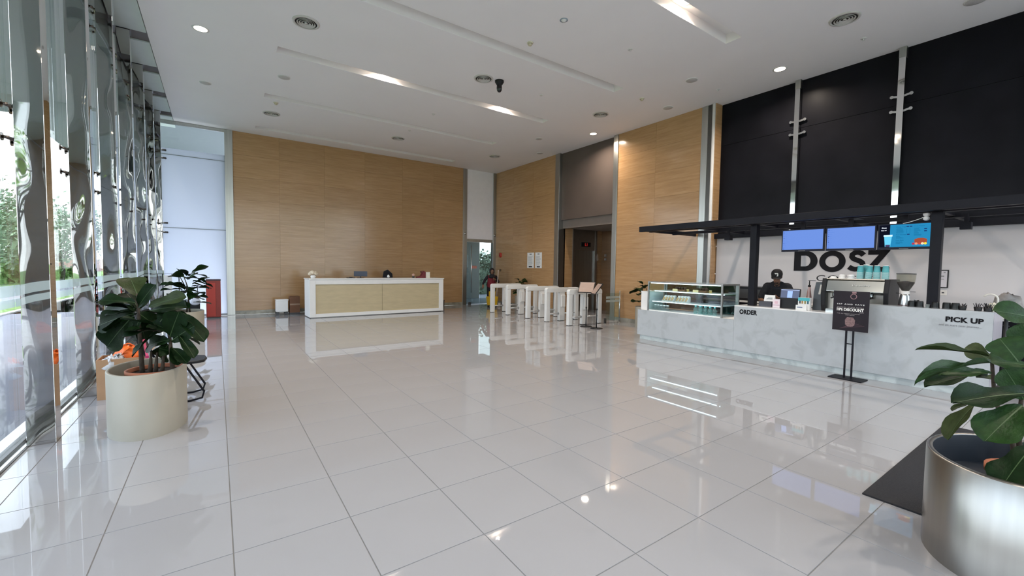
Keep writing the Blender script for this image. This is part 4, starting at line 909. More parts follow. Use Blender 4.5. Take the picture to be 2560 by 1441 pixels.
b = MB(); b.add([(0.19, -0.16, 0.45), (0.19, 0.16, 0.45), (0.30, 0.16, 0.53), (0.30, -0.16, 0.53), (0.19, -0.16, 0.446), (0.19, 0.16, 0.446), (0.30, 0.16, 0.526), (0.30, -0.16, 0.526)], [(0,1,2,3),(7,6,5,4),(0,3,7,4),(1,5,6,2),(3,2,6,7)]); b.build('flap', CARD, t)
def crumple(c, rad, seed):
    r = random.Random(seed); b = MB(); b.ell(c, rad, 14, 9); b.v = [tuple(Vector(p)+Vector((r.gauss(0, .014), r.gauss(0, .014), r.gauss(0, .014)))) for p in b.v]; return b
t = thing('orange_bag', 'crumpled orange plastic bag inside the cardboard box', 'bag', (-0.90, 6.62, 0.2)); crumple((0.03, 0.02, 0.23), (0.13, 0.11, 0.13), 5).build('bag', P('orange_film', (0.85, 0.16, 0.02), 0.35, var=0.2), t); MB().tube(qbez((-0.05, 0, 0.32), (0.02, 0.02, 0.46), (0.1, 0.02, 0.33), 6), 0.008, 6).build('handle', P('orange_film2', (0.8, 0.14, 0.02), 0.35), t)
t = thing('clear_bag', 'crumpled clear plastic bag lying at the front of the box', 'bag', (-1.0, 6.52, 0.25)); crumple((0, -0.02, 0.13), (0.10, 0.06, 0.09), 8).build('bag', P('grey_film', (0.62, 0.62, 0.64), 0.25, var=0.2, scale=14), t); crumple((0.06, -0.02, 0.2), (0.04, 0.03, 0.04), 9).build('knot', P('grey_film', (0.62, 0.62, 0.64)), t)

# ================================================================== CAFE
t = thing('coffee_counter', 'long grey-white marble coffee counter with a lowered display end', 'counter', (7.72, 0.857, 0)); Y0 = 0.857
def cb(x0, x1, y0, y1, z0, z1): return MB().box(x0-7.72, x1-7.72, y0-Y0, y1-Y0, z0, z1)
for nm, y0, y1, z1 in (('front_panel', 3.991, 6.14, 0.655), ('front_panel', 2.2507, 3.989, 0.905), ('front_panel', 0.857, 2.2497, 1.07)):
    cb(7.72, 7.76, y0, y1, 0.10, z1).build(nm, MARB, t)
cb(7.76, 8.42, 3.99, 6.14, 0.10, 0.655).build('case_base', WHITE, t)
cb(7.72, 8.42, 2.25, 3.99, 0.905, 0.922).build('order_top', WHITEG, t)
cb(7.72, 7.96, 0.857, 2.25, 1.07, 1.085).build('pickup_top', MARB, t)
cb(7.96, 8.42, 0.89, 2.25, 0.90, 0.92).build('work_top', WHITE, t)
cb(7.76, 8.45, 0.857, 0.89, 0.10, 1.07).build('end_panel', P('end_lilac', (0.50, 0.47, 0.52), 0.35, var=0.05), t)
cb(7.76, 8.45, 6.10, 6.135, 0.10, 0.655).build('end_panel', MARB, t)
cb(7.94, 7.96, 0.89, 2.25, 0.92, 1.07).build('upstand', WHITE, t)
cb(7.765, 7.80, 0.90, 6.10, 0, 0.10).build('plinth', MARBLE('plinth_marble', (0.42, 0.46, 0.47), (0.58, 0.63, 0.63)), t)
cb(8.38, 8.42, 0.9, 3.98, 0.05, 0.9).build('back_frame', BLACKM, t)
def l_on_counter(txt, y, z, wd, h, m, bold): return lettering(txt, (-0.001, y-Y0, z), wd, h, m, t, RX, bold, 'lettering', 0.002, 1.05)
l_on_counter('ORDER', 3.895, 0.772, 0.305, 0.086, INK, 0.05)
l_on_counter('PICK UP', 1.268, 0.930, 0.335, 0.068, INK, 0.05)
l_on_counter('and go start your journey...', 1.326, 0.868, 0.38, 0.034, INKG, 0.004)
# canopy frame
t = thing('canopy_frame', 'black steel pergola canopy over the coffee counter', 'canopy', (7.95, 3.79, 0))
def cn(x0, x1, y0, y1, z0, z1): return MB().box(x0-7.95, x1-7.95, y0-3.79, y1-3.79, z0, z1)
cn(7.66, 7.74, -3.2, 6.12, 2.37, 2.485).build('front_beam', BLACKM, t, bevel=0.004)
cn(9.84, 9.92, -3.2, 6.12, 2.31, 2.42).build('rear_beam', BLACKM, t, bevel=0.004)
cn(7.91, 7.99, -3.2, 6.04, 2.37, 2.44).build('inner_beam', BLACKM, t)
cn(8.76, 8.82, -3.2, 6.04, 2.36, 2.42).build('middle_beam', BLACKM, t)
for y in (6.08, 4.95, 3.79, 2.63, 1.44, 0.3, -0.9, -2.1, -3.16): cn(7.74, 9.84, y-0.03, y+0.03, 2.385, 2.47).build('rafter', BLACKM, t)
for y, z in ((3.79, 0.922), (1.436, 1.085)): cn(7.89, 8.01, y-0.055, y+0.055, z, 2.37).build('post', BLACKM, t, bevel=0.004)
for y in (4.63, 1.27): cn(8.56, 8.68, y-0.055, y+0.055, 2.17, 2.27).build('box_light', BLACKM, t)
for y in (4.63, 1.27): cn(8.60, 8.64, y-0.02, y+0.02, 2.27, 2.39).build('light_stem', BLACKM, t)
t = thing('bulb_pair', 'pair of white globe bulbs beside the canopy post', 'light', (7.95, 1.55, 2.27))
MB().ell((0, 0, 0.028), (0.036, 0.036, 0.032), 16, 10).build('globe', WHITEG, t); MB().ell((0, 0, 0.085), (0.04, 0.04, 0.034), 16, 10).build('globe', WHITEG, t); MB().cyl((0, 0, 0.10), (0, 0, 0.15), 0.016, n=10).build('holder', BLACKM, t)
MB().tube(qbez((0, 0, 0.06), (0.02, 0.12, 0.0), (0.05, 0.25, -0.02), 6), 0.005, 6).build('cable', WHITE, t)
# screens
def screen(y0, y1, label, kind):
    z0, z1 = 1.889, 2.265; t = thing('menu_screen', label, 'screen', (8.10, (y0+y1)/2, z0), group='menu screens'); hw = (y0-y1)/2; h = z1-z0
    MB().box(0, 0.045, -hw, hw, 0, h).build('housing', P('screen_bezel', (0.004, 0.005, 0.018), 0.3, spec=0.15), t, bevel=0.004)
    MB().box(-0.003, -0.0005, -0.05, 0.05, 0.006, 0.014).build('maker_mark', INKG, t)
    MB().box(0.0, 0.03, -0.03, 0.03, h, 0.50).build('hanger', BLACKM, t)
    if kind < 2:
        MB().box(-0.002, 0, -hw+0.018, hw-0.018, 0.034, h-0.018).build('display', EM('screen_blue', (0.18, 0.33, 0.86), 0.34), t)
        b = MB(); r = random.Random(kind)
        for k in range(10): b.cyl((-0.0024, hw-0.038, 0.046+k*0.031), (-0.0036, hw-0.038, 0.046+k*0.031), 0.0035+0.0025*(k % 3 == 0), n=8)
        b.build('menu_icons', EM('icon_navy', (0.02, 0.05, 0.25), 0.5), t)
        b = MB()
        for k in range(10): b.box(-0.0036, -0.0024, hw-0.055, hw-0.055-r.choice((0.025, 0.03, 0.06)), 0.044+k*0.031, 0.049+k*0.031)
        b.build('menu_words', EM('word_blue', (0.10, 0.2, 0.55), 0.5), t)
    else:
        MB().box(-0.002, 0, -hw+0.018, hw-0.14, 0.034, h-0.018).build('display', EM('screen_cyan', (0.025, 0.31, 0.62), 0.32), t)
        MB().box(-0.002, 0, hw-0.14, hw-0.018, 0.034, h-0.018).build('display_dark', EM('screen_black', (0.004, 0.005, 0.012), 0.5), t)
        K = EM('menu_ink', (0.005, 0.10, 0.22), 0.5); W = EM('menu_white', (0.8, 0.85, 0.95), 0.6)
        for tx, yy, zz, ww, hh in (('Dosz Tea', 0.09, 0.315, 0.10, 0.013), ('Dosz Frappe', -0.10, 0.318, 0.11, 0.013), ('Dosz Chocolate', 0.09, 0.205, 0.11, 0.013), ('Dosz Bake', 0.09, 0.125, 0.085, 0.013)):
            lettering(tx, (-0.0022, yy, zz), ww, hh, K, t, RX, 0.01, 'menu_heading', 0.0008)
        b = MB(); r = random.Random(5)
        for yy, zs in ((0.09, [0.30-0.012*k for k in range(6)]+[0.19-0.012*k for k in range(3)]+[0.11-0.012*k for k in range(3)]), (-0.10, [0.30-0.013*k for k in range(9)])):
            for z_ in zs: b.box(-0.003, -0.0022, yy, yy-r.uniform(0.04, 0.085), z_-0.006, z_-0.002)
        for k in range(5): b.box(-0.003, -0.0022, -0.02, -0.026, 0.23+0.014*k, 0.236+0.014*k); b.box(-0.003, -0.0022, -0.055, -0.06, 0.23+0.014*k, 0.236+0.014*k)
        b.build('menu_lines', K, t)
        b = MB()
        for yy, zz in ((-0.018, 0.318), (-0.052, 0.318), (-0.028, 0.206), (-0.205, 0.275), (-0.205, 0.245)): b.box(-0.0032, -0.0022, yy, yy-0.028, zz, zz+0.013)
        b.build('price_tags', EM('tag_navy', (0.01, 0.03, 0.12), 0.5), t)
        lettering('Dosz', (-0.0022, hw-0.045, 0.31), 0.055, 0.018, W, t, RX, 0.02, 'menu_heading', 0.0008); lettering('Best of', (-0.0022, hw-0.04, 0.275), 0.06, 0.012, W, t, RX, 0.01, 'menu_heading', 0.0008)
        b = MB(); b.add([(-0.0026, hw-0.075, 0.20), (-0.0026, hw-0.165, 0.20), (-0.0026, hw-0.15, 0.04), (-0.0026, hw-0.09, 0.04)], [(0, 1, 2, 3)]); b.build('cup_picture', EM('cup_cyan', (0.12, 0.5, 0.72), 0.5), t)
        b = MB(); b.box(-0.0034, -0.0028, hw-0.07, hw-0.17, 0.19, 0.215); b.build('cup_lid_picture', EM('cup_lid', (0.45, 0.65, 0.95), 0.6), t)
        b = MB(); b.box(-0.0034, -0.0028, hw-0.095, hw-0.147, 0.04, 0.07); b.build('cup_label_picture', EM('cup_dark', (0.05, 0.04, 0.10), 0.5), t)
        b = MB(); b.prism([(-0.11, 0.10), (-0.11, 0.14), (-0.15, 0.155), (-0.20, 0.155), (-0.24, 0.14), (-0.24, 0.09), (-0.2, 0.07), (-0.14, 0.07)], lambda a, c, d: (-0.0026-d, a, c), 0, 0.0006); b.build('cake_picture', EM('cake_brown', (0.30, 0.06, 0.03), 0.5), t)
        for k, (yy, cc) in enumerate(((-0.10, (0.3, 0.03, 0.06)), (-0.13, (0.55, 0.2, 0.12)), (-0.165, (0.35, 0.05, 0.04)), (-0.195, (0.7, 0.5, 0.3)), (-0.225, (0.6, 0.5, 0.05)))):
            b = MB(); b.cyl((-0.0032, yy, 0.078), (-0.0045, yy, 0.078), 0.016, n=14); b.build('donut_picture', EM('donut_%d' % k, cc, 0.6), t)
screen(3.410, 2.777, 'pale blue menu screen further from the turquoise one', 0)
screen(2.756, 2.118, 'pale blue menu screen in the middle, beside the turquoise one', 1)
screen(2.100, 1.500, 'turquoise menu screen with cup and cake pictures', 2)

# display case
t = thing('display_case', 'glass cake display case with grey steel frame and lit shelves', 'display case', (7.76, 4.24, 0.655)); FR = P('case_frame', (0.26, 0.26, 0.25), 0.35, 0.6)
DX, DY, DZ = 0.62, 1.68, 0.635
def cs(x0, x1, y0, y1, z0, z1): return MB().box(x0, x1, y0, y1, z0, z1)
for x, y in ((0, 0), (DX-0.03, 0), (0, DY-0.03), (DX-0.03, DY-0.03)): cs(x, x+0.03, y, y+0.03, 0, DZ).build('frame_post', FR, t)
cs(0, 0.025, 0.03, DY-0.03, DZ-0.025, DZ).build('frame_rail', FR, t); cs(DX-0.03, DX, 0.03, DY-0.03, DZ-0.03, DZ).build('frame_rail', FR, t)
for y in (0, DY-0.03): cs(0.03, DX-0.03, y, y+0.03, DZ-0.03, DZ).build('frame_rail', FR, t)
cs(0.02, DX, 0.02, DY-0.02, 0, 0.018).build('deck', WHITEG, t)
cs(0.006, 0.012, 0.03, DY-0.03, 0.02, DZ-0.025).build('front_glass', GLC, t); cs(0.03, DX-0.03, 0.008, 0.014, 0.02, DZ-0.03).build('end_glass', GLC, t); cs(0.03, DX-0.03, DY-0.014, DY-0.008, 0.02, DZ-0.03).build('end_glass', GLC, t); cs(0.025, DX-0.03, 0.03, DY-0.03, DZ-0.008, DZ-0.002).build('top_glass', GLC, t)
for k in range(2):
    dd = cs(DX-0.025+0.008*k, DX-0.018+0.008*k, 0.03+k*0.8, 0.85+k*0.8, 0.03, DZ-0.03).build('sliding_door', GLASS('door_glass_case', (0.45, 0.42, 0.44), 1.5), t)
    for yy in (0.03+k*0.8, 0.81+k*0.8): MB().box(DX-0.028+0.008*k, DX-0.014+0.008*k, yy, yy+0.03, 0.03, DZ-0.03).build('door_stile', FR, dd)
LEDM = EM('case_led', (0.75, 0.9, 1.0), 2.0)
for z, x0, x1 in ((0.43, 0.16, DX-0.06), (0.205, 0.08, DX-0.06)):
    sh = cs(x0, x1, 0.035, DY-0.035, z, z+0.010).build('shelf', P('glass_shelf', (0.80, 0.88, 0.90), 0.15, coat=0.3), t)
    MB().box(x0+0.01, x0+0.03, 0.06, DY-0.06, z-0.012, z-0.001).build('led_strip', LEDM, sh)
cs(0.03, 0.045, 0.06, DY-0.06, DZ-0.04, DZ-0.026).build('led_strip', LEDM, t)
t = thing('counter_end_box', 'white panel box at the end of the display case', 'cabinet', (7.80, 5.93, 0.655)); MB().box(0, 0.55, 0, 0.19, 0, 0.40).build('body', WHITE, t, bevel=0.004); MB().box(-0.005, 0.56, -0.002, 0.195, 0.40, 0.412).build('top', WHITEG, t)
ZS1, ZS2, ZS0 = 0.655+0.44, 0.655+0.215, 0.655+0.018
cakes = [(5.33, 'tray', 'brown pastry tray on the upper shelf toward the lit end'), (4.86, 'tray', 'brown pastry tray on the upper shelf nearer the order counter')]
for k, (y, nm, lb) in enumerate(cakes):
    t = thing('pastry_tray', lb, 'tray', (8.10, y, ZS1)); MB().box(-0.09, 0.09, -0.14, 0.14, 0, 0.035).build('tray', P('tray_brown', (0.15, 0.07, 0.035), 0.6), t, bevel=0.005); MB().box(-0.095, -0.09, 0.02, 0.14, 0, 0.05).build('price_card', P('cream_card', (0.75, 0.62, 0.35), 0.6), t)
    for j in range(4):
        m_ = thing('muffin', 'chocolate muffin in the pastry tray %s' % ('toward the lit end' if k == 0 else 'nearer the order counter'), 'muffin', (8.10, y-0.10+0.066*j, ZS1+0.03), group='muffins in tray %s' % 'ab'[k])
        MB().lathe([(0.02, 0), (0.028, 0.03), (0, 0.03)], n=12).build('paper_cup', P('muffin_cup', (0.10, 0.05, 0.03), 0.7), m_); MB().ell((0, 0, 0.038), (0.034, 0.034, 0.026), 12, 8).build('crown', P('chocolate', (0.035, 0.012, 0.010), 0.6, var=0.3, scale=60), m_)
for k, y in enumerate((5.18, 4.68)):
    t = thing('cake_slice', ['yellow cake slice between the two muffin trays', 'yellow cake slice beside the tray nearer the order counter'][k], 'cake', (8.06, y, ZS1)); b = MB(); b.prism([(-0.05, -0.05), (0.05, -0.03), (0.05, 0.03)], lambda a, c, d: (a, c, d), 0, 0.045); b.build('sponge', P('sponge', (0.62, 0.45, 0.18), 0.8), t); b = MB(); b.prism([(-0.05, -0.05), (0.05, -0.03), (0.05, 0.03)], lambda a, c, d: (a, c, d), 0.045, 0.052); b.build('icing', P('icing', (0.7, 0.62, 0.4), 0.5), t)
for k, (y, lb) in enumerate(((5.55, 'toward the lit end'), (5.22, 'nearer the order counter'))):
    for j in range(4):
        m_ = thing('wrapped_sandwich', 'wrapped sandwich in the lower shelf rack %s' % lb, 'sandwich', (8.02, y-0.105+0.07*j, ZS2), group='wrapped sandwiches, rack %s' % 'ab'[k])
        b = MB(); b.prism([(-0.09, 0), (0.06, 0), (0.06, 0.12), (0.03, 0.13)], lambda a, c, d: (a, d, c), -0.03, 0.03); b.build('wrapper', P('paper_wrap', (0.70, 0.68, 0.64), 0.5), m_, bevel=0.004)
        b = MB(); b.prism([(-0.075, 0.02), (-0.01, 0.085), (-0.012, 0.087), (-0.078, 0.022)], lambda a, c, d: (a-0.006, d, c+0.004), -0.018, 0.018); b.build('filling_window', P('bread_brown', (0.45, 0.27, 0.09), 0.5, var=0.3, scale=40), m_)
btl = None
for j in range(8):
    lb = 'clear teal bottle in the front row on the case floor' if j < 5 else 'clear teal bottle in the row behind on the case floor'
    p = (7.90+0.0*j, 4.86-0.10*j, ZS0) if j < 5 else (8.02, 4.80-0.10*(j-5), ZS0)
    if btl is None:
        btl = thing('plastic_bottle', lb, 'bottle', p, group='teal bottles in the case'); MB().lathe([(0, 0), (0.036, 0), (0.04, 0.02), (0.037, 0.06), (0.04, 0.09), (0.016, 0.135), (0.016, 0.145)], n=16).build('body', GLTEAL, btl); MB().lathe([(0.018, 0.143), (0.018, 0.162), (0, 0.162)], n=14).build('cap', P('teal_cap', (0.1, 0.4, 0.4), 0.4), btl)
    else: dup(btl, p, None, lb)
for j in range(5):
    p = (7.92, 5.82-0.075*j, ZS0); t = thing('glass_jar', 'clear jar at the far end of the case floor', 'jar', p, group='clear jars in the case')
    MB().lathe([(0, 0), (0.032, 0), (0.034, 0.08), (0.028, 0.095)], n=14).build('body', GLCLR, t); MB().lathe([(0.03, 0.095), (0.03, 0.11), (0, 0.112)], n=14).build('lid', WHITEG, t)
# back cabinets
t = thing('back_cabinet', 'black low cabinet run against the white cafe wall', 'cabinet', (9.36, 0.5, 0))
MB().box(0, 0.57, 0, 5.05, 0.08, 0.87).build('carcass', BLACKM, t)
for k in range(6): dd = MB().box(-0.02, 0, k*0.84+0.005, k*0.84+0.835, 0.1, 0.86).build('door', BLACKM, t); MB().box(-0.035, -0.02, k*0.84+0.38, k*0.84+0.46, 0.8, 0.815).build('handle', STEEL, dd)
MB().box(-0.03, 0.575, -0.01, 5.06, 0.87, 0.905).build('worktop', WHITE, t); MB().box(0.03, 0.58, 0, 5.05, 0, 0.08).build('plinth', BLACKPL, t)
t = thing('undercounter_fridge', 'black appliance on the back worktop behind the barista', 'appliance', (9.6, 4.85, 0.905)); MB().box(-0.2, 0.3, -0.62, 0.68, 0, 0.30).build('body', BLACKPL, t, bevel=0.01); MB().box(-0.21, -0.2, -0.55, 0.6, 0.05, 0.25).build('front', CHAR, t)
t = thing('paper_stack', 'stack of white paper bags on the back worktop', 'paper bags', (9.55, 3.05, 0.905))
for k in range(4): MB().box(-0.12, 0.12, -0.2+0.01*k, 0.2-0.01*(k % 2), k*0.022, k*0.022+0.018).build('bag', PAPER, t)
# counter-top things at the order side
ZO = 0.922
t = thing('tip_box', 'dark acrylic tip box under the white table sign', 'box', (7.98, 3.55, ZO)); MB().box(-0.08, 0.08, -0.105, 0.105, 0, 0.095).build('box', P('smoked_acrylic', (0.07, 0.07, 0.085), 0.12), t, bevel=0.004); MB().box(-0.05, 0.05, -0.02, 0.02, 0.095, 0.098).build('slot', BLACKPL, t)
t = thing('table_sign', 'white folded table sign standing on the tip box', 'sign', (7.96, 3.50, ZO+0.098)); b = MB(); b.prism([(-0.03, 0), (0.0, 0.11), (0.005, 0.11), (0.04, 0)], lambda a, c, d: (a, d, c), -0.085, 0.085); b.build('card', PAPER, t); b = MB(); [b.box(-0.024+0.0, -0.018, -0.05, 0.06-0.02*k, 0.035+0.014*k, 0.039+0.014*k) for k in range(3)]; b.build('print_lines', INKG, t)
t = thing('code_stand', 'pink and white payment card stand beside the till', 'sign', (7.86, 3.35, ZO)); MB().box(-0.004, 0.004, -0.057, 0.057, 0.0, 0.152).build('card', P('pink_white', (0.76, 0.66, 0.70), 0.4), t); MB().box(-0.006, -0.004, -0.055, 0.055, 0.044, 0.05).build('stripe', P('magenta_dark', (0.25, 0.08, 0.18), 0.5), t); MB().box(-0.006, -0.004, -0.025, 0.025, 0.07, 0.115).build('blank_code_patch', P('pink_patch', (0.68, 0.45, 0.52), 0.5), t); MB().box(-0.01, 0.05, -0.06, 0.06, 0, 0.004).build('foot', GLCLR, t)
t = thing('till', 'black till terminal with a tilted customer screen', 'till', (7.98, 3.19, ZO), math.radians(6))
MB().box(-0.06, 0.26, -0.145, 0.145, 0, 0.155).build('base', BLACKPL, t, bevel=0.008)
sc_ = MB().box(-0.012, 0.012, -0.15, 0.15, 0.0, 0.185).build('customer_screen', BLACKPL, t, loc=(-0.02, 0, 0.15), rot=(0, 0.22, 0), bevel=0.004)
MB().box(-0.0145, -0.012, -0.135, 0.135, 0.025, 0.17).build('display', EM('till_grey', (0.10, 0.12, 0.19), 0.55), sc_); MB().box(-0.0155, -0.0145, -0.037, 0.037, 0.028, 0.145).build('receipt_view', EM('till_blue', (0.28, 0.40, 0.80), 0.6), sc_); MB().box(-0.0155, -0.0145, -0.135, 0.135, 0.155, 0.17).build('title_bar', EM('till_bar', (0.30, 0.36, 0.55), 0.6), sc_)
MB().box(-0.005, 0.05, -0.06, 0.06, 0.10, 0.165).build('stand', BLACKPL, t); MB().box(0.02, 0.05, -0.12, 0.12, 0.33, 0.335).build('ridge', CHAR, t)
t = thing('leaflet_box', 'teal and white leaflet holder beside the till', 'leaflet holder', (7.90, 2.945, ZO)); MB().box(-0.02, 0.05, -0.085, 0.085, 0.0, 0.20).build('holder', PAPER, t, bevel=0.003); MB().box(-0.022, -0.02, -0.083, 0.083, 0.145, 0.198).build('teal_band', P('teal_print', (0.06, 0.42, 0.48), 0.4), t)
for yy, c_ in ((0.02, (0.35, 0.2, 0.06)), (-0.02, (0.25, 0.22, 0.06)), (0.055, (0.05, 0.06, 0.07)), (-0.06, (0.03, 0.12, 0.16))): MB().box(-0.0225, -0.02, yy-0.012, yy+0.012, 0.10, 0.15).build('drink_picture', P('drink_%d' % int(yy*1000), c_, 0.5), t)
t = thing('name_card', 'small white card in front of the leaflet holder', 'card', (7.84, 2.965, ZO)); MB().box(-0.004, 0.004, -0.078, 0.078, 0, 0.078).build('card', PAPER, t); MB().box(-0.0055, -0.004, -0.02, 0.058, 0.035, 0.047).build('print', P('blue_print', (0.04, 0.08, 0.2), 0.5), t)
t = thing('pump_bottle', 'syrup bottle with a black pump behind the leaflet holder', 'bottle', (8.22, 3.0, ZO)); MB().lathe([(0, 0), (0.042, 0), (0.042, 0.17), (0.025, 0.30), (0.017, 0.355), (0.017, 0.37)], n=18).build('body', P('pink_syrup', (0.42, 0.27, 0.25), 0.15), t); MB().cyl((0, 0, 0.37), (0, 0, 0.40), 0.022, n=12).cyl((0, 0, 0.40), (0, 0, 0.47), 0.008, n=8).obox((0.0, 0.015, 0.475), (0, -0.09, 0.475), 0.014, 0.01).build('pump', BLACKPL, t)
t = thing('red_lid_jar', 'clear jar with a red lid behind the counter', 'jar', (8.3, 2.90, ZO)); MB().lathe([(0, 0), (0.05, 0), (0.05, 0.32), (0.04, 0.335)], n=18).build('body', GLCLR, t); MB().lathe([(0.048, 0.333), (0.048, 0.36), (0, 0.362)], n=18).build('lid', P('red_lid', (0.5, 0.06, 0.04), 0.4), t)
t = thing('water_tower', 'dark grey upright dispenser with a light slot beside the espresso machine', 'dispenser', (8.05, 2.81, ZO)); b = MB(); b.prism([(0.075, 0), (-0.07, 0), (-0.07, 0.46), (0.035, 0.46), (0.06, 0.30)], lambda a, c, d: (d, a, c), 0, 0.3); b.build('body', P('slate', (0.045, 0.055, 0.065), 0.4), t, bevel=0.006); b = MB(); b.prism([(-0.035, 0.26), (-0.055, 0.42), (-0.03, 0.42), (-0.005, 0.26)], lambda a, c, d: (d, a, c), -0.006, 0); b.build('slot_window', P('pale_slot', (0.5, 0.48, 0.44), 0.3), t)
# espresso machine
t = thing('espresso_machine', 'wide steel espresso machine with black sides and cups on top', 'espresso machine', (8.03, 2.33, 0.92))
EMS = P('machine_steel', (0.42, 0.45, 0.45), 0.16, 1.0, var=0.05)
b = MB(); b.prism([(0.0, 0.30), (-0.03, 0.33), (0.02, 0.50), (0.05, 0.52), (0.50, 0.52), (0.50, 0.30)], lambda a, c, d: (a, d, c), -0.36, 0.36); b.build('hood', EMS, t, bevel=0.006)
b = MB(); b.box(-0.01, 0.46, -0.36, 0.36, 0.515, 0.53); b.build('cup_tray', P('tray_copper', (0.48, 0.40, 0.33), 0.25, 1.0), t)
MB().box(0.08, 0.48, -0.36, 0.36, 0.04, 0.30).build('back_body', P('panel_steel', (0.40, 0.38, 0.34), 0.35, 0.8), t); MB().box(0.0, 0.48, -0.36, 0.36, 0.0, 0.05).build('drip_tray', EMS, t)
for s in (-1, 1):
    b = MB(); b.prism([(0.0, 0.0), (-0.03, 0.10), (-0.05, 0.33), (0.0, 0.53), (0.48, 0.53), (0.48, 0.0)], lambda a, c, d: (a, d, c), s*0.36, s*0.42); b.build('side_panel', BLACKPL, t, bevel=0.008)
lettering('Simonora', (-0.012, 0.03, 0.415), 0.22, 0.028, INKW, t, RX, 0.0, 'maker_lettering', 0.003, 1.2, 0.2)
for y in (-0.2, 0.05, 0.25):
    gh = MB().cyl((0.03, y, 0.30), (0.03, y, 0.24), 0.035, n=16).build('group_head', EMS, t); MB().tube([(0.03, y, 0.235), (-0.12, y, 0.225)], 0.012, 8).build('portafilter_handle', BLACKPL, gh)
# cups on the machine
ZM = 0.92+0.53
cupm = MB().lathe([(0.042, 0), (0.043, 0.004), (0.042, 0.008), (0.031, 0.098), (0.029, 0.10), (0, 0.10)], n=18).mesh('teal_paper_cup', TEAL)
cupm2 = MB().lathe([(0.042, 0), (0.0455, 0.003), (0.0455, 0.006), (0.042, 0.008)], n=18, mi=1).lathe([(0.042, 0.008), (0.031, 0.098), (0.029, 0.10), (0, 0.10)], n=18).mesh('teal_paper_cup', [TEAL, P('cup_rim', (0.50, 0.72, 0.73), 0.5)])
rimm = MB().lathe([(0.033, 0.088), (0.0325, 0.101), (0.0, 0.101)], n=18).mesh('cup_base', WHITE)
for k, (y, x, n_c, ln) in enumerate(((2.285, 8.10, 9, 0.0), (2.185, 8.10, 9, 0.10), (2.085, 8.10, 9, 0.0), (1.985, 8.10, 9, 0.0), (2.25, 8.22, 10, 0.0))):
    lb = ['teal paper cup in the inverted stack closest to the white lids', 'teal paper cup in the leaning inverted stack', 'teal paper cup in the inverted stack beside the leaning one', 'teal paper cup in the inverted stack closest to the grinder', 'teal paper cup in the taller stack standing behind the others'][k]
    for j in range(n_c):
        o = link('teal_paper_cup', cupm if j == n_c-1 else cupm2, None, loc=(x, y-ln*j*0.013, ZM+j*0.0135)); o.rotation_euler = (ln, 0, 0); tag(o, lb, 'cup', 'inverted cup stack %s' % 'abcde'[k])
        if j == n_c-1: link('cup_base', rimm, o)
lids = [(2.62, 8.08, 1), (2.53, 8.16, 2), (2.50, 8.06, 1), (2.42, 8.14, 2), (2.385, 8.05, 2)]
lidm = MB().lathe([(0.045, 0), (0.046, 0.008), (0.042, 0.012), (0.036, 0.03), (0.03, 0.034), (0, 0.032)], n=20).mesh('cup_lid', WHITEG)
for k, (y, x, n_c) in enumerate(lids):
    for j in range(n_c): o = link('cup_lid', lidm, None, loc=(x, y, ZM+j*0.032)); tag(o, ['single white cup lid at the end of the espresso machine', 'white cup lid in the back pair by the end', 'single white cup lid in front of the pairs', 'white cup lid in the back pair by the cups', 'white cup lid in the front pair by the cups'][k], 'cup lid', 'white cup lids')
# grinder
t = thing('coffee_grinder', 'silver coffee grinder with a bean-filled clear hopper', 'grinder', (8.15, 1.765, 0.92))
MB().lathe([(0, 0), (0.082, 0), (0.078, 0.10), (0.068, 0.21), (0.055, 0.30), (0.05, 0.325), (0, 0.325)], n=28).build('body', P('grinder_silver', (0.62, 0.64, 0.65), 0.25, 0.9), t)
MB().lathe([(0.035, 0.325), (0.035, 0.37), (0.05, 0.37), (0.05, 0.325)], n=20).build('collar', WHITEG, t); MB().cyl((0, 0.04, 0.335), (0.0, 0.10, 0.335), 0.004, n=6).cyl((0, -0.04, 0.36), (0, -0.11, 0.36), 0.004, n=6).build('adjuster', CHAR, t)
MB().lathe([(0.038, 0.37), (0.06, 0.41), (0.095, 0.48), (0.104, 0.55), (0.106, 0.61)], n=28).build('hopper', GLASS('hopper', (0.72, 0.69, 0.60), 1.4, frost=0.12), t)
MB().lathe([(0, 0.372), (0.034, 0.374), (0.056, 0.41), (0.091, 0.48), (0.094, 0.50), (0, 0.515)], n=28).build('beans', COFFEE, t); MB().lathe([(0.108, 0.61), (0.108, 0.622), (0, 0.628)], n=28).build('hopper_lid', CHAR, t)
lettering('compade', (-0.078, 0.055, 0.15), 0.11, 0.03, P('dark_red_ink', (0.10, 0.01, 0.015), 0.4), t, RX, 0.0, 'maker_lettering', 0.003, 1.0, 0.3)
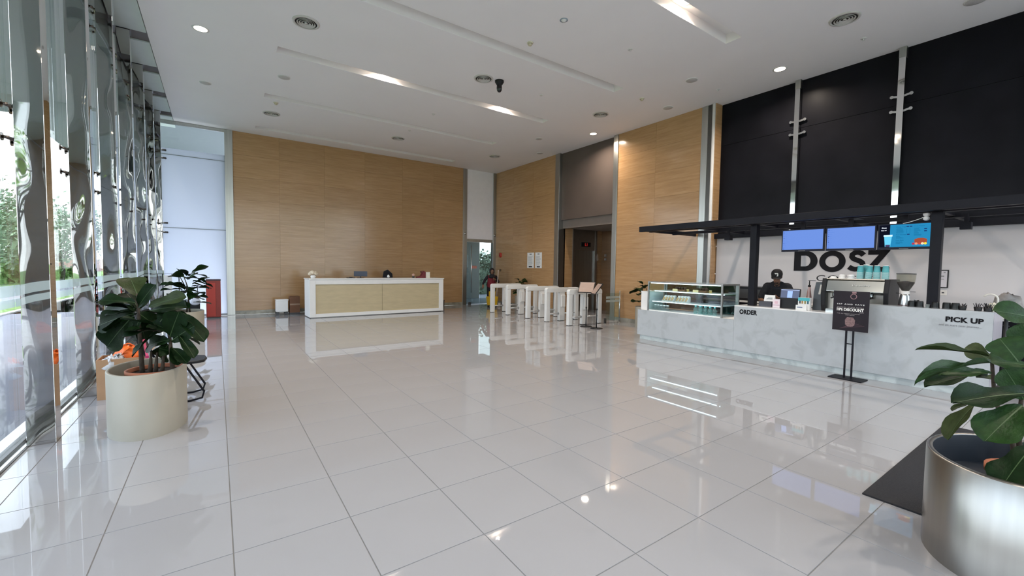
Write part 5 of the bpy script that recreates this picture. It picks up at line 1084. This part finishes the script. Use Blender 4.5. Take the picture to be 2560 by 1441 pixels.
# dark tumblers, straws etc. on the pickup bar
ZP = 1.085
tum = thing('tumbler', 'x', 'tumbler', (0, 0, ZP), group='dark tumblers on the pickup bar'); MB().lathe([(0.042, 0), (0.038, 0.075), (0.034, 0.085), (0, 0.085)], n=18).build('body', P('dark_tumbler', (0.010, 0.011, 0.012), 0.35, spec=0.3), tum); MB().lathe([(0.043, 0), (0.044, 0.008), (0.0425, 0.012)], n=18).build('rim', CHAR, tum)
for k, (y, lb) in enumerate(((1.625, 'dark inverted tumbler tucked against the grinder'), (1.545, 'second dark inverted tumbler from the grinder'), (1.39, 'dark inverted tumbler under the canopy post'), (1.285, 'dark inverted tumbler just past the canopy post'), (1.205, 'dark inverted tumbler beside the sugar sachets'))):
    p = (7.84, y, ZP)
    if k == 0: tum.location = p; tum['label'] = lb
    else: dup(tum, p, None, lb)
t = thing('steel_pitcher', 'small bright milk pitcher between the dark tumblers', 'pitcher', (7.90, 1.59, ZP)); MB().lathe([(0, 0), (0.034, 0), (0.036, 0.04), (0.027, 0.085), (0.03, 0.095)], n=18).build('body', STEEL, t); MB().tube(qbez((0, 0.03, 0.08), (0, 0.08, 0.07), (0, 0.032, 0.02), 8), 0.005, 6).build('handle', STEEL, t)
t = thing('shot_glass', 'small clear shot glass on the pickup bar', 'glass', (7.82, 1.462, ZP)); MB().lathe([(0, 0.004), (0.018, 0.004), (0.022, 0.05), (0.024, 0.05), (0.02, 0)], n=16).build('body', GLCLR, t)
def bundle(x, y, label, n, seed, m, nm, cat, wd=0.006, hh=0.10, cup=True):
    t = thing(nm, label, cat, (x, y, ZP)); r = random.Random(seed)
    if cup: MB().lathe([(0, 0), (0.03, 0), (0.038, 0.05), (0.04, 0.05), (0.032, -0.0)], n=16).build('holder', BLACKPL, t)
    for k in range(n):
        a = r.uniform(0, 2*PI); l = r.uniform(0.3, 1.0); MB().obox((0.01*math.cos(a), 0.01*math.sin(a), 0.01), (0.06*l*math.cos(a), 0.06*l*math.sin(a), hh*r.uniform(0.8, 1.05)), wd, 0.003).build('stick' if cup else 'sachet', m, t)
bundle(7.84, 1.14, 'black sugar sachets leaning beside the dark tumblers', 7, 1, P('sachet_black', (0.03, 0.025, 0.03), 0.5), 'sachet_bundle', 'sachets', 0.014, 0.085)
bundle(7.84, 1.005, 'black cup of dark stirrers before the pickup lettering end', 12, 2, P('stirrer_dark', (0.02, 0.018, 0.024), 0.5), 'stirrer_cup', 'stirrers')
bundle(7.86, 0.925, 'black cup of straws at the very end of the pickup bar', 16, 3, P('straw_black', (0.02, 0.018, 0.022), 0.4), 'straw_cup', 'straws')
t = thing('napkin', 'crumpled cream napkin at the end of the pickup bar', 'napkin', (7.90, 0.905, ZP)); crumple((0.02, 0.0, 0.045), (0.03, 0.035, 0.045), 3).build('napkin', P('cream_paper', (0.72, 0.68, 0.56), 0.7), t); crumple((0.0, -0.01, 0.02), (0.03, 0.03, 0.02), 4).build('fold', P('cream_paper', (0.72, 0.68, 0.56)), t)
t = thing('tap', 'white goose-neck tap rising behind the end of the counter', 'tap', (8.36, 0.90, 0.92)); MB().tube([(0, 0, 0), (0, 0, 0.30)]+[(0, 0.065-0.065*math.cos(a), 0.30+0.065*math.sin(a)) for a in [PI*i/10*0.85 for i in range(1, 11)]], 0.011, 10).build('spout', P('tap_white', (0.75, 0.72, 0.66), 0.25), t); MB().lathe([(0.03, 0), (0.03, 0.02), (0.015, 0.035)], n=16).build('base', STEEL, t)
t = thing('tote_bag', 'grey canvas bag slumped behind the tap', 'bag', (8.9, 0.87, 0.0)); crumple((0, 0, 1.13), (0.12, 0.13, 0.15), 6).build('body', P('grey_canvas', (0.28, 0.27, 0.27), 0.85, var=0.2, scale=12), t); MB().tube(qbez((-0.05, 0.08, 1.22), (-0.12, 0.0, 1.05), (-0.06, -0.08, 1.18), 8), 0.012, 6).build('strap', P('pinkish_canvas', (0.4, 0.33, 0.31), 0.8), t)
MB().cyl((0, 0, 0), (0, 0, 1.0), 0.02, n=12).lathe([(0.16, 0), (0.16, 0.02), (0, 0.03)], n=20).lathe([(0.14, 0.98), (0.14, 1.0), (0, 1.0)], n=20).build('stand', CHAR, t)
# framed certificate and socket
t = thing('framed_certificate', 'black framed certificate on the white wall beside the canopy post', 'picture frame', (9.938, 1.735, 1.31)); MB().box(-0.02, 0, -0.11, 0.11, 0, 0.30).build('frame', BLACKPL, t, bevel=0.003); MB().box(-0.022, -0.02, -0.095, 0.095, 0.015, 0.285).build('sheet', P('lilac_paper', (0.55, 0.52, 0.56), 0.4), t); b = MB(); b.box(-0.0232, -0.022, -0.06, 0.06, 0.18, 0.205); b.box(-0.0232, -0.022, -0.06, 0.0, 0.14, 0.15); b.box(-0.0232, -0.022, -0.075, -0.05, 0.25, 0.265); b.build('print_lines', INKG, t)
t = thing('wall_socket', 'small white wall socket below the framed certificate', 'socket', (9.938, 1.68, 1.19)); MB().box(-0.012, 0, -0.045, 0.045, 0, 0.08).build('plate', P('socket_white', (0.66, 0.63, 0.6), 0.4), t, bevel=0.003); MB().box(-0.014, -0.012, -0.015, 0.015, 0.03, 0.05).build('inlet', CHAR, t)
# poster stand
t = thing('poster_stand', 'black discount poster on a two-pole floor stand', 'sign', (7.50, 2.20, 0), math.radians(-2))
MB().box(-0.13, 0.13, -0.20, 0.20, 0, 0.016).build('base', BLACKM, t, bevel=0.004)
for y in (-0.042, 0.042): MB().box(-0.010, 0.010, y-0.010, y+0.010, 0.016, 0.72).build('pole', BLACKM, t)
MB().box(-0.008, 0.008, -0.032, 0.032, 0.505, 0.518).build('cross_bar', BLACKM, t)
pb = MB().box(-0.018, -0.008, -0.213, 0.213, 0.70, 1.275).build('poster_board', P('poster_black', (0.016, 0.011, 0.016), 0.4, var=0.15, scale=4, spec=0.2), t)
def pl(txt, y, z, wd, h, m, bold=0.0, sp=1.0): return lettering(txt, (-0.0182, y, z), wd, h, m, pb, RX, bold, 'poster_lettering', 0.0008, sp)
pl('SIP AND SAVE', 0.165, 1.078, 0.325, 0.016, INKW, 0.03, 1.5)
PG = P('grey_print', (0.42, 0.38, 0.38), 0.5)
pl('SPECIAL STAFF OFFER', 0.165, 1.035, 0.32, 0.013, PG, 0.01, 1.3)
pl('10% DISCOUNT', 0.165, 0.987, 0.32, 0.042, INKW, 0.04)
pl('OFF', -0.105, 0.968, 0.05, 0.012, PG, 0.01, 1.2)
pl('FOR ALL DRINKS PRICED RM', 0.16, 0.943, 0.27, 0.010, PG, 0.0, 1.1); pl('AND ABOVE', 0.06, 0.925, 0.11, 0.010, PG, 0.0, 1.1)
PK = P('dusty_pink', (0.33, 0.19, 0.20), 0.5)
b = MB(); b.tube([(-0.019, 0.035*math.cos(a)-0.03, 1.20+0.035*math.sin(a)) for a in [2*PI*i/24 for i in range(24)]], 0.004, 6, closed=True); b.build('glass_ring_print', PK, pb)
b = MB(); b.box(-0.0195, -0.018, -0.06, -0.01, 1.245, 1.268); b.build('spout_print', PK, pb)
b = MB(); b.prism([(0.055, 0.79), (0.06, 0.86), (0.035, 0.90), (-0.035, 0.90), (-0.06, 0.86), (-0.055, 0.79), (-0.03, 0.765), (0.03, 0.765)], lambda a, c, d: (-0.0185-d, a, c), 0, 0.001); b.build('drink_print', P('dusty_pink_dark', (0.20, 0.12, 0.12), 0.5, var=0.4, scale=60), pb)
pl('Dosz', 0.036, 0.785, 0.072, 0.020, INKW, 0.03)
b = MB()
for k in range(4): b.obox((-0.0186, 0.12-0.02*k, 0.73+0.01*k), (-0.0186, -0.17+0.03*k, 0.79+0.012*k), 0.001, 0.003)
b.build('streak_print', P('wine_print', (0.09, 0.035, 0.05), 0.5), pb)

# ================================================================== PEOPLE
def blob(parts, voxel):
    """one continuous surface grown over overlapping tapered chains"""
    bm = bmesh.new()
    for p0, r0, p1, r1 in parts:
        p0 = Vector(p0); p1 = Vector(p1); d = (p1-p0).length; rm = min(r0 if isinstance(r0, float) else min(r0), r1 if isinstance(r1, float) else min(r1))
        n = max(1, int(d/(rm*0.35))); n = min(n, 14)
        for i in range(n+1):
            f = i/n; c = p0.lerp(p1, f)
            if isinstance(r0, float): rad = (r0+(r1-r0)*f,)*3
            else: rad = tuple(a+(b2-a)*f for a, b2 in zip(r0, r1))
            bmesh.ops.create_icosphere(bm, subdivisions=2, radius=1.0, matrix=Matrix.Translation(c) @ Matrix.Diagonal((rad[0], rad[1], rad[2], 1)))
    me = bpy.data.meshes.new('body'); bm.to_mesh(me); bm.free()
    o = bpy.data.objects.new('body', me); COL.objects.link(o)
    md = o.modifiers.new('remesh', 'REMESH'); md.mode = 'VOXEL'; md.voxel_size = voxel; md.use_smooth_shade = True
    ms = o.modifiers.new('smooth', 'SMOOTH'); ms.factor = 0.5; ms.iterations = 3
    dg = bpy.context.evaluated_depsgraph_get(); dg.update()
    out = bpy.data.meshes.new_from_object(o.evaluated_get(dg)); bpy.data.objects.remove(o); bpy.data.meshes.remove(me)
    for p in out.polygons: p.use_smooth = True
    return out
def hand_parts(wr, pd, side, thumb_side, curl=0.35):
    """palm and five fingers: wr wrist, pd pointing direction, side palm-width direction"""
    wr = Vector(wr); pd = Vector(pd).normalized(); sd = Vector(side).normalized(); nd = pd.cross(sd).normalized()*thumb_side
    ps = []; pc = wr+pd*0.045
    ps.append((wr, 0.024, wr+pd*0.02, 0.026))
    for k in range(4):
        o = sd*(-0.03+0.02*k); L = (0.062, 0.074, 0.078, 0.070)[k] if thumb_side < 0 else (0.070, 0.078, 0.074, 0.062)[k]
        kn = wr+pd*0.085+o; ps.append((wr+pd*0.02+o*0.7, 0.015, kn, 0.0115))
        m1 = kn+(pd-nd*curl).normalized()*L*0.45; m2 = m1+(pd-nd*curl*2.4).normalized()*L*0.32; m3 = m2+(pd-nd*curl*3.6).normalized()*L*0.25
        ps += [(kn, 0.0105, m1, 0.0095), (m1, 0.0095, m2, 0.0085), (m2, 0.0085, m3, 0.0075)]
    tb = wr+pd*0.025+sd*0.03*thumb_side; t1 = tb+(pd*0.7+sd*0.8*thumb_side-nd*0.3).normalized()*0.04; t2 = t1+(pd*0.9+sd*0.2*thumb_side-nd*0.5).normalized()*0.032
    ps += [(tb, 0.016, t1, 0.0115), (t1, 0.0115, t2, 0.009)]
    return ps
def head_parts(c, R):
    """c head centre; local axes x right, -y face, z up, turned by R"""
    g = lambda x, y, z: Vector(c)+R @ Vector((x, y, z))
    return [(g(0, 0.015, 0.03), (0.074, 0.088, 0.085), g(0, 0.0, 0.02), (0.074, 0.088, 0.085)), (g(0, -0.025, -0.045), (0.055, 0.06, 0.06), g(0, -0.04, -0.07), (0.045, 0.048, 0.045)),
            (g(0, -0.085, 0.005), 0.014, g(0, -0.105, -0.022), 0.015), (g(0.012, -0.094, -0.026), 0.009, g(-0.012, -0.094, -0.026), 0.009),
            (g(-0.035, -0.078, 0.03), 0.012, g(0.035, -0.078, 0.03), 0.012), (g(-0.018, -0.088, -0.055), 0.008, g(0.018, -0.088, -0.055), 0.008), (g(0, -0.078, -0.09), 0.018, g(0, -0.074, -0.095), 0.018),
            (g(0.078, 0.012, 0.0), (0.010, 0.018, 0.030), g(0.082, 0.018, 0.004), (0.008, 0.016, 0.03)), (g(-0.078, 0.012, 0.0), (0.010, 0.018, 0.030), g(-0.082, 0.018, 0.004), (0.008, 0.016, 0.03))]
def eyes(t, c, R):
    for s in (-1, 1):
        p = Vector(c)+R @ Vector((s*0.031, -0.083, 0.008)); e = MB().ell(p, (0.011, 0.008, 0.006), 10, 6).build('eye', P('eye_white', (0.6, 0.58, 0.55), 0.3), t); q = Vector(c)+R @ Vector((s*0.031, -0.089, 0.007)); MB().ell(q, (0.005, 0.003, 0.005), 8, 6).build('pupil', BLACKPL, e)
        a = Vector(c)+R @ Vector((s*0.016, -0.091, 0.034)); b2 = Vector(c)+R @ Vector((s*0.05, -0.080, 0.036)); MB().tube([a, b2], [0.005, 0.003], 6).build('eyebrow', INK, t)
# barista leaning over the till
t = thing('person', 'barista in black cap and black polo shirt looking down behind the till', 'person', (8.80, 3.74, 0), math.radians(-72))
HC = Vector((0, -0.21, 1.44)); HR = Euler((math.radians(24), 0, 0)).to_matrix()
sk = head_parts(HC, HR)+[(HC+Vector((0, 0.05, -0.05)), 0.055, (0, -0.08, 1.26), 0.06)]
sk += [((-0.09, 0.06, 0.92), 0.085, (-0.10, 0.02, 0.50), 0.058), ((-0.10, 0.02, 0.50), 0.058, (-0.10, 0.06, 0.09), 0.038), ((0.09, 0.06, 0.92), 0.085, (0.10, 0.02, 0.50), 0.058), ((0.10, 0.02, 0.50), 0.058, (0.10, 0.06, 0.09), 0.038),
       ((-0.10, 0.06, 0.06), 0.04, (-0.11, -0.10, 0.04), 0.035), ((0.10, 0.06, 0.06), 0.04, (0.11, -0.10, 0.04), 0.035),
       ((0, 0.06, 0.95), (0.15, 0.10, 0.10), (0, -0.02, 1.12), (0.15, 0.10, 0.10)), ((0, -0.02, 1.12), (0.16, 0.10, 0.10), (0, -0.06, 1.22), (0.15, 0.09, 0.07)),
       ((-0.17, -0.06, 1.235), 0.055, (-0.27, -0.04, 1.00), 0.043), ((0.17, -0.06, 1.235), 0.055, (0.27, -0.04, 1.00), 0.043),
       ((-0.27, -0.04, 1.00), 0.040, (-0.17, -0.26, 0.975), 0.028), ((0.27, -0.04, 1.00), 0.040, (0.10, -0.25, 1.045), 0.028)]
sk += hand_parts((-0.17, -0.26, 0.975), (0.35, -0.9, -0.05), (0.9, 0.35, 0), 1, 0.3)+hand_parts((0.10, -0.25, 1.045), (-0.75, -0.6, 0.1), (0.6, -0.75, 0.3), -1, 0.5)
me = blob(sk, 0.0075); me.materials.append(SKIN); link('body', me, t)
sh = [((0, 0.06, 0.90), (0.168, 0.125, 0.10), (0, -0.02, 1.12), (0.172, 0.122, 0.10)), ((0, -0.02, 1.12), (0.175, 0.12, 0.10), (0, -0.06, 1.225), (0.17, 0.105, 0.07)), ((-0.16, -0.06, 1.255), 0.08, (-0.25, -0.045, 1.06), 0.07), ((0.16, -0.06, 1.255), 0.08, (0.25, -0.045, 1.06), 0.07), ((-0.06, -0.085, 1.305), 0.058, (0.06, -0.085, 1.305), 0.058), ((-0.16, -0.06, 1.265), 0.07, (0.16, -0.06, 1.265), 0.07)]
me = blob(sh, 0.010); me.materials.append(SHIRT); link('polo_shirt', me, t)
b = MB(); b.prism([(0.0, 1.255), (0.075, 1.335), (0.03, 1.35), (-0.03, 1.35), (-0.075, 1.335)], lambda a, c, d: (a, d-0.162+(1.3-c)*-0.15, c), 0, 0.012); b.build('collar', SHIRT, t, bevel=0.004)
tr = [((-0.09, 0.06, 0.93), 0.105, (-0.10, 0.02, 0.50), 0.078), ((-0.10, 0.02, 0.50), 0.078, (-0.10, 0.06, 0.10), 0.06), ((0.09, 0.06, 0.93), 0.105, (0.10, 0.02, 0.50), 0.078), ((0.10, 0.02, 0.50), 0.078, (0.10, 0.06, 0.10), 0.06), ((-0.08, 0.06, 0.95), 0.105, (0.08, 0.06, 0.95), 0.105)]
me = blob(tr, 0.012); me.materials.append(P('charcoal_trousers', (0.02, 0.02, 0.024), 0.9)); link('trousers', me, t)
for s in (-1, 1): me = blob([((s*0.10, 0.08, 0.05), 0.048, (s*0.11, -0.12, 0.042), 0.042)], 0.01); me.materials.append(BLACKPL); link('shoe', me, t)
eyes(t, HC, HR)
me = blob([(HC+HR @ Vector((0, -0.075, -0.085)), (0.036, 0.022, 0.026), HC+HR @ Vector((0, -0.062, -0.10)), (0.034, 0.03, 0.022))], 0.006); me.materials.append(P('beard', (0.03, 0.018, 0.012), 0.9)); link('beard', me, t)
cap = MB(); pr_ = [(0.092, 0.035), (0.094, 0.065), (0.086, 0.105), (0.062, 0.135), (0.03, 0.148), (0, 0.15)]; cap.lathe(pr_, n=24, sy=1.08)
cap.v = [tuple(HC+HR @ Vector((x_, y_+0.008, z_))) for x_, y_, z_ in cap.v]; co = cap.build('cap', P('cap_black', (0.010, 0.008, 0.010), 0.8, var=0.2, scale=40), t)
bm_ = MB(); n_ = 12
top = [(0.085*math.cos(PI+PI*i/n_)*1.0, -0.045+0.145*math.sin(PI+PI*i/n_)*0.85, 0.045-0.03*abs(math.cos(PI+PI*i/n_))) for i in range(n_+1)]
inn = [(0.085*math.cos(PI+PI*i/n_), -0.045+0.05*math.sin(PI+PI*i/n_), 0.048) for i in range(n_+1)]
for dz in (0, -0.006):
    o_ = len(bm_.v); bm_.add([HC+HR @ Vector((p[0], p[1], p[2]+dz)) for p in top+inn], [(i, i+1, n_+2+i, n_+1+i) for i in range(n_)], 0, True)
bm_.build('brim', P('cap_black', (0.01, 0.008, 0.01)), co)
lg = MB(); lg.prism([(-0.030, 0.112), (0.018, 0.116), (0.030, 0.105), (0.030, 0.062), (0.005, 0.060), (0.005, 0.072), (0.016, 0.074), (0.016, 0.100), (-0.018, 0.098)], lambda a, c, d: (a, d, c), 0, 0.004)
lg.v = [tuple(HC+HR @ Vector((x_, -0.100+max(0, (z_-0.07))*0.42+y_*-1+abs(x_)*0.25, z_))) for x_, y_, z_ in lg.v]; lg.build('cap_logo', INKW, co)
# cleaner with mop
t = thing('person', 'cleaner in black headscarf and maroon vest holding a mop by the corner door', 'person', (8.98, 14.32, 0), math.radians(-22))
HC = Vector((0, -0.10, 1.38)); HR = Euler((math.radians(12), 0, 0)).to_matrix()
sk = head_parts(HC, HR)+[(HC+Vector((0, 0.03, -0.05)), 0.05, (0, -0.03, 1.18), 0.055), ((0, 0.03, 0.88), (0.14, 0.10, 0.10), (0, -0.02, 1.14), (0.15, 0.09, 0.08)),
      ((-0.09, 0.04, 0.86), 0.08, (-0.10, 0.02, 0.46), 0.055), ((-0.10, 0.02, 0.46), 0.055, (-0.10, 0.05, 0.08), 0.036), ((0.09, 0.04, 0.86), 0.08, (0.10, 0.02, 0.46), 0.055), ((0.10, 0.02, 0.46), 0.055, (0.10, 0.05, 0.08), 0.036),
      ((-0.17, -0.02, 1.17), 0.05, (-0.30, -0.05, 1.0), 0.04), ((-0.30, -0.05, 1.0), 0.038, (-0.37, -0.16, 0.86), 0.027), ((0.17, -0.02, 1.17), 0.05, (0.27, -0.02, 0.97), 0.04), ((0.27, -0.02, 0.97), 0.038, (0.12, -0.20, 1.06), 0.027), ((-0.10, 0.05, 0.05), 0.038, (-0.11, -0.10, 0.04), 0.033), ((0.10, 0.05, 0.05), 0.038, (0.11, -0.10, 0.04), 0.033)]
sk += hand_parts((-0.37, -0.16, 0.86), (-0.1, -0.5, -0.8), (0.9, -0.3, 0), 1, 0.35)+hand_parts((0.12, -0.20, 1.06), (-0.6, -0.75, 0.2), (0.5, -0.5, 0.6), -1, 0.6)
me = blob(sk, 0.0085); me.materials.append(SKIN); link('body', me, t)
me = blob([((0, 0.03, 0.78), (0.185, 0.135, 0.10), (0, -0.02, 1.12), (0.17, 0.115, 0.08)), ((-0.12, -0.02, 1.17), 0.065, (0.12, -0.02, 1.17), 0.065)], 0.012); me.materials.append(P('maroon_vest', (0.17, 0.012, 0.02), 0.85)); link('vest', me, t)
me = blob([((-0.17, -0.02, 1.17), 0.062, (-0.30, -0.05, 1.0), 0.052), ((-0.30, -0.05, 1.0), 0.05, (-0.362, -0.15, 0.885), 0.038)], 0.01); me.materials.append(SHIRT); link('sleeve', me, t)
me = blob([((0.17, -0.02, 1.17), 0.062, (0.27, -0.02, 0.97), 0.052), ((0.27, -0.02, 0.97), 0.05, (0.15, -0.165, 1.04), 0.038)], 0.01); me.materials.append(SHIRT); link('sleeve', me, t)
me = blob([((-0.09, 0.04, 0.88), 0.10, (-0.10, 0.02, 0.46), 0.08), ((-0.10, 0.02, 0.46), 0.08, (-0.10, 0.05, 0.09), 0.065), ((0.09, 0.04, 0.88), 0.10, (0.10, 0.02, 0.46), 0.08), ((0.10, 0.02, 0.46), 0.08, (0.10, 0.05, 0.09), 0.065)], 0.012); me.materials.append(P('dark_trousers', (0.012, 0.010, 0.014), 0.9)); link('trousers', me, t)
for s in (-1, 1): me = blob([((s*0.10, 0.07, 0.045), 0.045, (s*0.11, -0.12, 0.04), 0.04)], 0.01); me.materials.append(BLACKPL); link('shoe', me, t)
sc_p = [(HC+Vector((0, 0.028, 0.05)), (0.102, 0.104, 0.10), HC+Vector((0, 0.045, -0.02)), (0.106, 0.10, 0.10)), (HC+Vector((0, -0.015, -0.13)), (0.085, 0.085, 0.05), HC+Vector((0, -0.01, -0.22)), (0.15, 0.10, 0.05))]
me = blob(sc_p, 0.01); me.materials.append(P('black_scarf', (0.012, 0.010, 0.012), 0.85)); link('headscarf', me, t); eyes(t, HC, HR)
t = thing('mop', 'white-handled mop held by the cleaner', 'mop', (9.02, 14.05, 0.0)); MB().tube([(0.03, 0.02, 0.06), (0.09, -0.02, 1.45)], 0.013, 8).build('handle', P('mop_handle', (0.65, 0.55, 0.53), 0.4), t); b = MB(); r_ = random.Random(4)
for k in range(26): a = r_.uniform(0, 2*PI); b.tube([(0.03, 0.02, 0.10), (0.03+0.06*math.cos(a), 0.02+0.06*math.sin(a), 0.05), (0.03+0.12*math.cos(a), 0.02+0.12*math.sin(a), 0.008)], 0.007, 5)
b.build('mop_head', P('mop_yarn', (0.55, 0.53, 0.48), 0.9), t, kind='stuff')
t = thing('mop_bucket', 'yellow wheeled mop bucket behind the far turnstile', 'bucket', (8.72, 13.85, 0)); b = MB(); b.prism([(-0.15, 0.08), (0.15, 0.08), (0.20, 0.42), (-0.20, 0.42)], lambda a, c, d: (a, d, c), -0.13, 0.13); b.build('tub', YELLOW, t, bevel=0.015); MB().box(-0.10, 0.10, -0.10, 0.10, 0.42, 0.62).build('wringer', YELLOW, t, bevel=0.02)
MB().tube([(0.14, 0, 0.5), (0.2, 0, 0.75)], 0.012).build('lever', P('dark_yellow', (0.4, 0.24, 0.02), 0.4), t)
for sx_ in (-1, 1):
    for sy_ in (-1, 1): MB().cyl((sx_*0.11, sy_*0.1-0.012, 0.04), (sx_*0.11, sy_*0.1+0.012, 0.04), 0.04, n=12).build('caster', CHAR, t)
t = thing('white_tin', 'small white tub on the floor beside the cleaner', 'tub', (9.28, 14.2, 0)); MB().lathe([(0, 0), (0.05, 0), (0.058, 0.12), (0.0, 0.12)], n=16).build('body', WHITE, t); MB().lathe([(0.06, 0.115), (0.06, 0.13), (0, 0.132)], n=16).build('lid', WHITEG, t)
